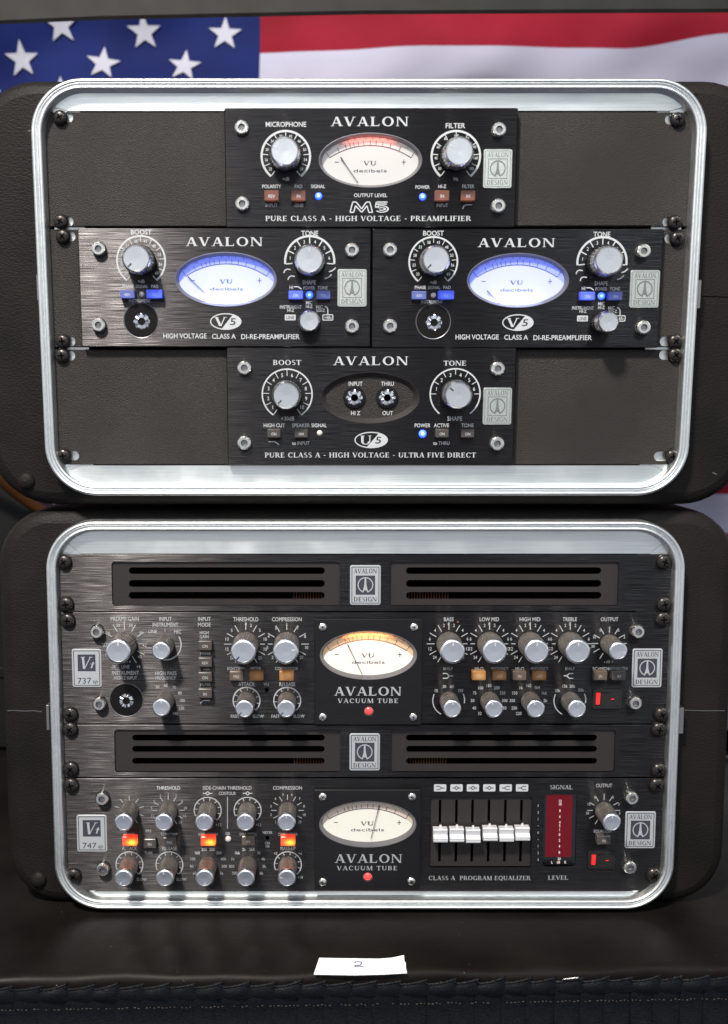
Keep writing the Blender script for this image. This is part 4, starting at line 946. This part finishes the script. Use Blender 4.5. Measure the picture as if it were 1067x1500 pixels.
    n1 = ['24', '12', '6', '4', '2', '2', '4', '6', '12', '24']
    for x, lab, wd in ((657.5, 'BASS', 15), (717, 'LOW MID', 29), (776.5, 'HIGH MID', 31), (835, 'TREBLE', 21)):
        K.text(lab, x, 907, 5.8, wd); K.text('0', x, 914, 4.6); ticks(K, x, 943, 21, nums=n1, nr=28.5, l=(0, 11)); K.knob(x, 943, 9.2, .0265, 2)
    cx, cz = K.p(671, 911); MB().lathe([(.0009, LH + .0002), (.0006, LH + .0008), (0, LH + .001)], cx, cz, 12).obj('tiny_red_lamp', 'btnred', t)
    K.text('OUTPUT', 893, 907, 5.8, 26); ticks(K, 892.5, 942.5, 16, nums=['', '30', '10', '8', '6', '2', '3', '5', '8'], nr=24, l=(0, 10), nh=4.4); K.knob(892.5, 942.5, 6.9, .026, 100); K.text('- dB +', 892, 969, 4.4)
    for x, s1 in ((656.5, 'SHELF'), (835, 'SHELF')): K.text(s1, x, 979.3, 4.4, m='inkdim')
    curve(K, [(649, 986.5), (655, 986.5), (658, 990), (664, 990)], 1.4); curve(K, [(649, 993.5), (655, 993.5), (658, 990.6), (661, 990.3)], 1.4)
    curve(K, [(840, 986.5), (834, 986.5), (831, 989.6), (826, 989.8)], 1.4); curve(K, [(840, 993.5), (834, 993.5), (831, 990.4), (828, 990.2)], 1.4)
    for x, lab, m_, c in ((702, 'HI-Q', 'btnamber', 'IN'), (732, 'FREQUENCY', 'btnamber2', 'x10'), (761.5, 'HI-Q', 'btnbrown', 'IN'), (790.5, 'FREQUENCY', 'btnamber2', 'x10'), (880, 'SC•MIDB', 'btnbrown', 'IN'), (907, 'EQUALIZER', 'btngrey', 'IN')):
        K.button(x, 990, 20, 13.5, m_, c); K.text(lab, x + (1 if 'Q' not in lab else 0), 979.2, 4.4, 26 if len(lab) > 5 else 13, m='inkdim')
    FN = {657.5: [('15', 639, 1011.5), ('30', 651, 1005.5), ('60', 662, 1005.5), ('150', 674.5, 1011.5)], 717: [('32', 703, 1045), ('40', 695, 1037), ('50', 692.5, 1026), ('75', 695.5, 1015), ('100', 704, 1007.5), ('150', 716, 1004), ('200', 728, 1007.5), ('250', 736.5, 1015), ('300', 739.5, 1026), ('450', 738, 1037)],
          776.5: [('220', 760, 1045), ('250', 753.5, 1037), ('350', 750.5, 1026), ('550', 754, 1015), ('1k', 763, 1007), ('1k2', 774.5, 1004), ('1k4', 787, 1007), ('1k6', 797, 1015), ('2k', 799, 1026)], 835: [('10k', 816.5, 1011.5), ('15k', 827.5, 1005), ('20k', 838.5, 1005), ('32k', 851, 1010.5)]}
    for x, L_ in FN.items():
        for s_, u, v in L_: K.text(s_, u, v, 4.6)
        K.knob(x, 1026, 6.9, .0235, -15 if x in (717, 776.5) else 5)
    for x in (657.5, 835):
        K.scale(x, 1026, 24, -152, -66, 2, None, ring=1.5, tick=(0, 0)); K.scale(x, 1026, 24, 64, 100, 2, None, ring=1.5, tick=(0, 0))
    K.rocker(889.5, 1023.5)
strip_737()

def comp_747():
    t, a = wide('compressor', 'bottom wide processor with six faders, glowing red buttons and red level window', 'compressor', 1140.5, 1305)
    K = Kit(LO, t, LH, ink='ink2')
    x0, x1 = K.p(630, 1220)[0], K.p(779, 1220)[0]; z1, z0 = K.p(533, 1167.5)[1], K.p(533, 1270.5)[1]; rec = rrect(x0, x1, z0, z1, .0016, 4)
    w0, w1 = K.p(796.5, 1220)[0], K.p(844.5, 1220)[0]; y1, y0 = K.p(533, 1164.5)[1], K.p(533, 1269)[1]; win = rrect(w0, w1, y0, y1, .0016, 4)
    K.fascia(0, 0, 0, 0, [rec, win], thick=.003, rect=a, r=.0004, ch=.0003)
    for x, y in ((103, 1152), (964, 1152), (107, 1285), (960, 1284)): K.pan(x, y, 11.3)
    for x, y in ((149, 1171), (150, 1275), (927, 1170), (924, 1272)): K.bolt(x, y, 10.3, L=.006)
    tube_plate(K, 461, 1157, 616.5, 1305, ((473, 1168), (604, 1168), (473, 1293), (603, 1292)), (539, 1207.5, 34.5), 'tan', (556, 1179, 543.5, 1229), None, 1257.5, (539, 1284.5))
    K.badge(135, 1220.5, 44, 56, kind='vt', num='747'); K.badge(938, 1215.5, 44.5, 56)
    dim = 'inkdim'
    def small(x, y, ang): K.knob(x, y, 6.9, .0245, ang)
    ticks(K, 190, 1187, 15, dim, l=(0, 7), n=9); small(190, 1187, 0)
    K.text('THRESHOLD', 247, 1154, 5.4, 35, m='ink'); ticks(K, 247, 1187, 16, nums=['30', '12', '9', '6', '3', '2', '3', '6', '10', '12', '20'], nr=25, l=(0, 8), nh=4, m=dim); small(247, 1187, -50)
    K.text('SIDE-CHAIN THRESHOLD', 333, 1154, 5.4, 72); K.text('CONTOUR', 333, 1162, 5, 25)
    curve(K, [(333.5, 1167), (333.5, 1214)], 1.2, dim)
    for x in (304.5, 363):
        curve(K, [(x - 7, 1162), (x - 3, 1162), (x, 1159.5), (x + 3, 1162), (x + 7, 1162)], 1.1); curve(K, [(x - 3, 1162.2), (x, 1164.7), (x + 3, 1162.2)], 1.1)
        K.scale(x, 1187, 20.5, -115, 138, 9, None, ring=1.5, tick=(0, 4)); small(x, 1187, 0); K.text('+12', x + 16, 1208, 4.4, m=dim)
    K.text('COMPRESSION', 421.5, 1154, 5.4, 43); ticks(K, 421.5, 1187, 16, nums=['1', '2', '3', '4', '5', '6', '7', '8', '10', '20'], nr=25, l=(0, 8), nh=4, m=dim); small(421.5, 1187, 0)
    for x, lab in ((190, 'ATTACK'), (248.5, 'RELEASE'), (422, 'MAKE-UP')):
        K.text(lab, x, 1242.5, 5.4, 22); K.scale(x, 1266.5, 20.5, -115, 138, 9, None, ring=1.6, tick=(0, 4)); small(x, 1266.5, {190: -150, 248.5: -10, 422: -80}[x])
    K.text('SLOW', 266, 1288, 4.4, m=dim); K.text('SLOW', 208, 1288, 4.4, m=dim); K.text('+2', 404, 1250, 4.2); K.text('+6', 440, 1250, 4.2); K.text('+10', 440, 1285, 4.2, m=dim)
    for xc, ns in ((305, ['60', '80', '100', '160', '200', '250', '300', '400', '500', '1k']), (363.5, ['700', '850', '1k', '1k6', '2k', '2k5', '3k', '4k', '5k', '6k'])):
        for i, s_ in enumerate(ns):
            an = R(-125 + 250 * i / 9); K.text(s_, xc + 24 * math.sin(an), 1266 - 22.5 * math.cos(an), 4.4, m='ink' if 2 < i < 6 else dim)
        small(xc, 1266.5, 175)
    for x, lab in ((190, 'HARD'), (305, 'SIDE-CHAIN'), (422, 'COMPRESSOR')):
        K.text(lab, x, 1222, 4.4, 16 if x < 200 else 29, m=dim); K.button(x, 1232.5, 21, 14, 'btnfire', L=.0045)
    K.text('PRE', 218, 1217, 4.4, m=dim); K.button(219.5, 1236, 18, 14, 'btngrey', 'IN'); K.text('TUBE', 218, 1249, 4.2, m=dim)
    K.text('TCM•COMP', 248, 1222, 4.4, 25, m=dim); K.button(248.5, 1233.5, 19, 13, 'btngrey', 'PRE'); K.text('SC•LISTEN', 363.5, 1222, 4.4, 25, m=dim); K.button(364, 1232, 19, 14, 'btnbrown', 'IN')
    K.text('GR', 334, 1221, 4.4); K.led(334.5, 1229.5, 4.4, 'ledoff', None); K.text('METER', 392, 1219.5, 4, m=dim); K.text('ON', 392, 1235, 3.8, m=dim); K.text('GR', 392, 1239.5, 3.8, m=dim)
    cx, cz = K.p(392, 1227); MB().lathe([(.0016, LH + .0002), (0, LH + .0002)], cx, cz, 16).obj('trim_hole', 'hole', t)
    # six faders in their recess
    D = .0022; slots = []; hd = LH - D
    X6 = [644.5, 668.5, 692, 716, 740, 763.5]
    for x in X6:
        sx0, sx1 = K.p(x - 2, 1216, hd)[0], K.p(x + 2, 1216, hd)[0]; q1, q0 = K.p(x, 1171.5, hd)[1], K.p(x, 1263, hd)[1]; slots.append(rrect(sx0, sx1, q0, q1, .0009, 3))
    fp = MB().plate([(p[0], p[1]) for p in rec], slots, -hd, -hd + .0015).obj('fader_plate', 'ventplate', t, smooth=0)
    MB().box(x0, x1, .0006, .0012, z0, z1).obj('fader_bed', 'hole', t, smooth=0)
    for i, (x, y) in enumerate(((646, 1225), (670, 1224.5), (694, 1225.8), (719, 1223), (743, 1224), (766.5, 1222.5))):
        hf = LH + .0095; cx, cz = K.p(x, y + 1, hf); k = K.k(x, y, hf); w2 = 10.4 * k; hh = 9.6 * k; b = MB()
        prof = [(-hh, LH + .0012), (-hh * .98, hf - .0012), (-hh * .86, hf - .0002), (-hh * .72, hf), (-hh * .62, hf), (-hh * .58, hf - .0004), (-hh * .50, hf - .0004), (-hh * .46, hf), (-hh * .32, hf), (-hh * .2, hf - .0008), (hh * .1, hf - .0028), (hh * .55, hf - .0026), (hh * .85, hf - .0022), (hh, hf - .0032), (hh, LH + .0012)]
        V = [(cx - w2, -h_, cz + z_) for z_, h_ in prof] + [(cx + w2, -h_, cz + z_) for z_, h_ in prof]; n = len(prof)
        b.add(V, [(j, (j + 1), n + j + 1, n + j) for j in range(n - 1)] + [tuple(range(n)), tuple(reversed(range(n, 2 * n))), (0, n, 2 * n - 1, n - 1)])
        o = b.obj('fader_cap', 'fader', t, smooth=20)
        px_ = K.p(X6[i], y, hd)[0]; MB().box(px_ - .0008, px_ + .0008, -(LH + .002), .0004, cz - .002, cz + .0068).obj('fader_stem', 'nickel', o, smooth=0)
    for i, x in enumerate((645, 669, 693, 717, 741, 765)):
        y = 1154; cx, cz = K.p(x, y); k = K.k(x, y); o = MB().poly(rrect(cx - 9 * k, cx + 9 * k, cz - 5.4 * k, cz + 5.4 * k, 1.5 * k, 3), K.h + INK).obj('band_symbol', 'ink', t, smooth=0)
        shp = [[(-6, -2.4), (-1, -2.4), (2, 0), (6, 0)], [(-6, 0), (-3, 0), (0, -2.6), (3, 0), (6, 0)], [(6, -2.4), (1, -2.4), (-2, 0), (-6, 0)]][0 if i == 0 else (2 if i > 3 else 1)]
        b = MB()
        for sg in (1, -1): b.path([K.p(x + u, y + v * sg) for u, v in shp], 1.1 * k, K.h + INK * 2 + (sg > 0) * .0001)
        b.obj('band_curve', 'inkdark', o, smooth=0)
    for i, s_ in enumerate(('3', '2', '1', '•', '0', '•', '1', '2', '3')): K.text(s_, 788.5, 1180 + i * 9.9, 3.8, m=dim)
    K.text('CLASS A  PROGRAM EQUALIZER', 703, 1286, 6.4, 150, 'serif', m=dim); K.text('SIGNAL', 822.5, 1153, 6.4, 34, 'serif', m=dim); K.text('LEVEL', 818, 1285.5, 6.4, 30, 'serif', m=dim)
    # red level window
    hw = LH - .0024
    MB().loft([win], [-hw], -hw + .0005).obj('window_backing', 'blackwin', t, smooth=0)
    r0, r1 = K.p(800, 1200, hw)[0], K.p(838, 1200, hw)[0]; q1, q0 = K.p(533, 1162, hw)[1], K.p(533, 1255, hw)[1]
    MB().poly([(r0, q0), (r1, q0), (r1, q1), (r0, q1)], hw + .0003).obj('red_filter', 'redwin', t, smooth=0)
    MB().poly(win, LH - .0006).obj('window_pane', 'glass', t, smooth=0)
    b = MB(); 
    for i, (s_, y) in enumerate((('12', 1173), ('10', 1177.5), ('8', 1187), ('6', 1195.5), ('4', 1204), ('2', 1209), ('1', 1215), ('0', 1222), ('2', 1230.5), ('4', 1239), ('8', 1248), ('20', 1257.5))):
        cx, cz = K.p(820.5 - i * .12, y, hw); k = K.k(820, y); put(b, s_, cx, cz, 3.9 * k, hw + .0006, None, 'sans')
    for s_, x in (('L', 808.5), ('dB', 818), ('R', 828)): cx, cz = K.p(x, 1262.5, hw); put(b, s_, cx, cz, 4 * k, hw + .0006, None, 'sans')
    b.obj('level_figures', 'segwhite', t, smooth=0, recalc=False)
    K.text('OUTPUT', 885, 1150.5, 5.4, 24, m=dim); ticks(K, 884.5, 1187, 16, nums=['', '30', '10', '8', '6', '2', '3', '5', '8'], nr=24, l=(0, 8), nh=4, m=dim); K.knob(884.5, 1187, 6.9, .0245, 0)
    K.text('EQUALIZER', 883, 1217.5, 4.4, 26, m=dim); K.button(885, 1231, 20, 13, 'btngrey', 'IN'); K.rocker(881.5, 1259.5, 39, 27)
comp_747()

# ------------------------------------------------------------ table with its skirt
zt = (LO.M @ Vector((0, 0, LO.p(533, 1326, -.005)[1]))).z - .0002
def on_table(px, py, z=zt):
    d = ray(px, py); t = (z - CAM.z) / d[2]; return CAM.x + d[0] * t, d[1] * t
eL = on_table(0, 1433); eR = on_table(1067, 1417)
slope = (eR[1] - eL[1]) / (eR[0] - eL[0])
def ey(x): return eL[1] + slope * (x - eL[0])
tt = thing('table', 'black draped display table carrying the two stacked rack cases', 'table', None, (0.05, 1.2, zt - .75))
XA, XB = -1.0, 1.1
m = MB(); N = 120; pr = [(1.6, 0), (.9, 0), (.3, 0), (.05, 0)] + [(-.008 * math.sin(R(a)) + .008, -.008 + .008 * math.cos(R(a))) for a in (0, 18, 36, 54, 72, 90)] + [(0, -.03), (0, -.75)]
for i in range(N + 1):
    x = XA + (XB - XA) * i / N
    wob = .0009 * math.sin(x * 31) + .0006 * math.sin(x * 83 + 1)
    for d_, z_ in pr: m.v.append((x, ey(x) + d_ + (wob if d_ < .02 else 0), zt + z_ + (0 if d_ > .02 else wob * .6)))
n = len(pr)
for i in range(N):
    for j in range(n - 1): m.f.append((i * n + j, i * n + j + 1, (i + 1) * n + j + 1, (i + 1) * n + j))
m.obj('table_top', 'tableblk', tt, smooth=60)
# skirt: knife pleats, a twisted ruffle along the top, two rows of stitching
st = thing('table_skirt', 'black pleated satin skirt with a twisted ruffle along the table edge', 'table skirt', None, (0.05, ey(.05), zt - .75))
PWD = .0182
def skirt_base(x): return ey(x) - .0035
top_z = zt - .0035; npl = int((.56 + .60) / PWD)
for i in range(npl):
    x0 = -.53 + i * PWD + random.uniform(-.0015, .0015); x1 = x0 + PWD + .0022; jit = random.uniform(.7, 1.25); m = MB(); cols, rows = 10, 18
    ph = random.uniform(-1, 1)
    for r_ in range(rows + 1):
        v = r_ / rows; z = (top_z - .004) - .115 * v if v < .9 else (top_z - .004) - .115 * .9 - (v - .9) * 6.2
        z = max(z, zt - .73)
        for c in range(cols + 1):
            u = c / cols
            open_ = min(1, max(0, (top_z - z - .030) * 30))
            y = skirt_base(x0) - .0012 - .0016 * (1 - u) ** 2 - open_ * (.0065 * math.sin(u * math.pi) + .0016 * math.sin(ph + z * 60)) - .0012 * math.sin(math.pi * min(1, v * 5.2)) * math.sin(math.pi * u)
            if abs(top_z - z - .0195) < .004: y += .0010
            m.v.append((x0 + (x1 - x0) * u + open_ * .002 * math.sin(ph * 3 + z * 40), y, z))
    for r_ in range(rows):
        for c in range(cols): q = r_ * (cols + 1) + c; m.f.append((q, q + 1, q + cols + 2, q + cols + 1))
    m.obj('pleat', 'skirt', st, smooth=60)
    # frill: a short standing fold of the hem that swells, overlaps the next one and curls over at its end
    m = MB(); cu, rv = 14, 6; amp = .0034 * jit; lipp = []
    for r_ in range(rv + 1):
        v = r_ / rv
        for c in range(cu + 1):
            u = c / cu; bul = math.sin(math.pi * min(1, u * .92 + .04)) ** .7
            zt_ = top_z - .0012 + .0034 * jit * u ** 1.6 - .0010 * (1 - u)
            z = (top_z - .0100) + (zt_ - (top_z - .0100)) * v
            y = skirt_base(x0) - .0014 - amp * bul * (.35 + .65 * math.sin(math.pi * (.15 + .7 * v))) - .0006 * u
            p_ = (x0 - .0015 + (PWD + .0045) * u, y, z); m.v.append(p_)
            if r_ == rv: lipp.append(p_)
    for r_ in range(rv):
        for c in range(cu): q = r_ * (cu + 1) + c; m.f.append((q, q + 1, q + cu + 2, q + cu + 1))
    e_ = lipp[-1]
    lipp += [(e_[0] - .0014 + .0022 * math.cos(a) * (1 - a / 8), e_[1] - .0010, e_[2] - .0016 + .0018 * math.sin(a) * (1 - a / 8)) for a in [.9 + q * .6 for q in range(1, 8)]]
    m.tube(lipp, .00085, 7)
    m.obj('ruffle', 'skirt', st, smooth=70)
b = MB()
for zz in (.0155, .0370):
    x = -.53
    while x < .60:
        if random.random() < .72:
            q = skirt_base(x) - .0046; l = random.uniform(.0006, .0016); z = top_z - zz + random.uniform(-.0004, .0004)
            b.box(x, x + l, q - .0003, q, z, z + .0003)
        x += .0028
b.obj('stitching', 'stitch', st, smooth=0, kind='stuff')
# small bright pin caught in the ruffle
q = on_table(838, 1434); pz = zt - .0015
pt_ = thing('pin', 'small silver staple caught in the ruffle at the right of the table edge', 'pin', None, (q[0], ey(q[0]) - .0085, pz))
MB().tube([(q[0] - .0058, ey(q[0]) - .0088, pz - .0010), (q[0] - .005, ey(q[0]) - .0095, pz), (q[0] + .005, ey(q[0]) - .0095, pz + .0012), (q[0] + .0058, ey(q[0]) - .0088, pz)], .00035, 6).obj('pin_wire', 'nickel', pt_)

# paper strip with a handwritten 2
cor = [on_table(*c, zt + .0006) for c in ((460, 1427), (468, 1405.5), (510, 1404), (556, 1404.5), (575, 1403), (592, 1401.5), (592.5, 1408), (595, 1411), (594.5, 1417), (596.5, 1425), (560, 1427), (520, 1428))]
cx_, cy_ = sum(c[0] for c in cor) / len(cor), sum(c[1] for c in cor) / len(cor)
pp = thing('paper_strip', 'torn white paper strip on the table edge with a handwritten 2', 'paper label', None, (cx_, cy_, zt))
n = len(cor); m = MB().add([(c[0], c[1], zt + .0007 + (.0012 if i_ in (1, 5) else 0)) for i_, c in enumerate(cor)] + [(c[0], c[1], zt + .0002 + (.0012 if i_ in (1, 5) else 0)) for i_, c in enumerate(cor)], [tuple(range(n)), tuple(range(n, 2 * n))] + [(j, (j + 1) % n, n + (j + 1) % n, n + j) for j in range(n)])
m.obj('strip', 'paper', pp, smooth=0)
pts = [(519.5, 1411), (521, 1409), (525, 1408), (529, 1409), (530, 1411.5), (527, 1414.5), (522, 1416.5), (519.5, 1415.5), (521, 1413.6), (525, 1414.4), (529, 1416), (533, 1415.6)]
m = MB(); pr = [on_table(*c, zt + .0009) for c in pts]
for i in range(len(pr) - 1):
    (x0, y0), (x1, y1) = pr[i], pr[i + 1]; dx, dy = x1 - x0, y1 - y0; l = math.hypot(dx, dy); nx, ny = -dy / l * .00045, dx / l * .00045
    m.add([(x0 + nx, y0 + ny, zt + .0009 + i * 1e-5), (x1 + nx, y1 + ny, zt + .0009 + i * 1e-5), (x1 - nx, y1 - ny, zt + .0009 + i * 1e-5), (x0 - nx, y0 - ny, zt + .0009 + i * 1e-5)], [(0, 1, 2, 3)])
m.obj('handwriting', 'pen', pp, smooth=0)

# ------------------------------------------------------------ flag behind
FY = 1.27
def fz(py): return world_at(533, py, FY)[1]
def fx(px): return world_at(px, 60, FY)[0]
def fdz(x):     # sag of the cloth along its length
    kx = [(-1.2, .016), (fx(0), .0075), (fx(200), .001), (fx(534), 0), (fx(740), -.005), (fx(900), .001), (fx(1067), .019), (1.4, .05)]
    for (a, u), (b_, v) in zip(kx, kx[1:]):
        if a <= x <= b_: s_ = (x - a) / (b_ - a); s_ = s_ * s_ * (3 - 2 * s_); return u + (v - u) * s_
    return 0
def sag(x, z): return fdz(x) * max(0.0, 1 - max(0, H0 - z) / .35) - .022 * min(1, max(0, (H0 - z - .15) / .35)) - .03 * min(1, max(0, (H0 - z - .62) / .06))
def fy(x, z): return FY + .010 * math.sin(x * 13 + z * 9 + 1) + .007 * math.sin(x * 5 - z * 26) + .008 * math.sin((z - fz(60)) * 34 - x * 7) + .003 * math.sin(x * 22 + z * 40) + .0012 * math.sin(x * 51 - z * 65 + 2)
H0 = fz(7); SH = (fz(7) - fz(72.5)); CX = fx(380)
fl = thing('flag', 'large flag with white stars and red and white stripes hung behind the cases', 'flag', None, ((fx(0) + fx(1067)) / 2, FY, H0 - 13 * SH))
def cloth(x0, x1, z0, z1, name, mm, off=0, nx=90, nz=6):
    m = MB()
    for i in range(nx + 1):
        x = x0 + (x1 - x0) * i / nx
        for j in range(nz + 1):
            z = z0 + (z1 - z0) * j / nz; zz = z + sag(x, z); m.v.append((x, fy(x, zz) - off, zz))
    for i in range(nx):
        for j in range(nz): q = i * (nz + 1) + j; m.f.append((q, q + 1, q + nz + 2, q + nz + 1))
    return m.obj(name, mm, fl, smooth=70)
FXL, FXR = CX - .54, CX + .80
for i in range(13):
    x0 = CX if i < 7 else FXL
    cloth(x0, FXR, H0 - (i + 1) * SH, H0 - i * SH, 'red_stripe' if i % 2 == 0 else 'white_stripe', 'fred' if i % 2 == 0 else 'fwhite')
cloth(FXL, CX, H0 - 7 * SH, H0, 'canton', 'fblue', 0, 60, 34)
px_m = fx(1) - fx(0)
for r_ in range(9):
    for c in range(6 if r_ % 2 == 0 else 5):
        sxx = CX - 52 * px_m - (c + (0 if r_ % 2 == 0 else .5)) * 120 * px_m * .99; szz = H0 - (r_ * 49 + 34) * px_m
        m = MB(); rot = random.uniform(-.12, .12); R_ = 25.5 * px_m; pl = []
        for k_ in range(10):
            a = k_ * math.pi / 5 + rot; rr = R_ if k_ % 2 == 0 else R_ * .40; pl.append((sxx + rr * math.sin(a), szz + rr * math.cos(a)))
        cen = (sxx, szz); vs = [cen] + pl; m.v = [(p[0], fy(p[0], p[1] + sag(p[0], p[1])) - .0025, p[1] + sag(p[0], p[1])) for p in vs]
        m.f = [(0, 1 + k_, 1 + (k_ + 1) % 10) for k_ in range(10)]; m.obj('star', 'fstar', fl, smooth=70)

# ------------------------------------------------------------ shelf overhead, dark cases behind, orange cable
SY = 1.02
a0 = world_at(-60, 37, SY); a1 = world_at(533, 20, SY); a2 = world_at(1130, 17, SY)
sh = thing('overhead_shelf', 'blurred grey brown shelf board crossing above the flag', 'shelf', None, (a1[0], SY + .1, a1[1]))
m = MB(); P_ = [world_at(-200, 41, SY), a0, world_at(150, 28, SY), a1, a2, world_at(1300, 16, SY)]
for x, z in P_:
    for y_, z_ in ((SY, z + .003), (SY + .002, z), (SY + .014, z + .008), (SY + .12, z + .06), (SY + .12, z + .09), (SY, z + .09)): m.v.append((x, y_, z_))
for i in range(len(P_) - 1):
    for j in range(6): m.f.append((i * 6 + j, i * 6 + (j + 1) % 6, (i + 1) * 6 + (j + 1) % 6, (i + 1) * 6 + j))
m.f += [tuple(range(6)), tuple(range((len(P_) - 1) * 6, len(P_) * 6))]
m.obj('shelf_board', 'shelf', sh, smooth=0)
def back_case(label, x0, x1, ytop, Y0, Y1):
    z1 = world_at(533, ytop, Y0)[1]
    t = thing('equipment_case', label, 'case', None, ((x0 + x1) / 2, (Y0 + Y1) / 2, zt), 'black cases behind the racks')
    MB().loft([rrect(x0, x1, zt, z1, .03, 8, .006), rrect(x0, x1, zt, z1, .03, 8)], [Y0, Y0 + .006], Y1).obj('case_body', 'darkcase', t, smooth=35)
    zl = zt + (z1 - zt) * .30
    MB().box(x0 - .002, x1 + .002, Y0 - .003, Y0 + .004, zl - .006, zl + .006, .001).obj('case_latch_band', 'bezel' if x0 > 0 else 'darkcase', t, smooth=0)
xl_ = world_at(60, 1000, 1.16)[0]; xr_ = world_at(1030, 1200, 1.14)[0]
back_case('black case behind the racks, glimpsed at the left edge', xl_ - .55, xl_, 705, 1.16, 1.24)
back_case('low black case behind the racks, glimpsed at the lower right edge', xr_, xr_ + .5, 1125, 1.14, 1.24)
oc = thing('orange_cable', 'dull orange cable bulging between the two cases at the left edge', 'cable', None, (*[world_at(20, 745, 1.10)[0]], 1.10, world_at(20, 745, 1.10)[1]))
pts = [world_at(x, y, 1.10) for x, y in ((-60, 655), (-30, 680), (-6, 706), (10, 725), (30, 744), (58, 764), (90, 790), (130, 830))]
MB().tube([(p[0], 1.10 + .01 * i, p[1]) for i, p in enumerate(pts)], .0060, 12).obj('cable_sheath', 'orange', oc, smooth=60)

for o in bpy.data.objects:
    if '_b' in o: del o['_b']
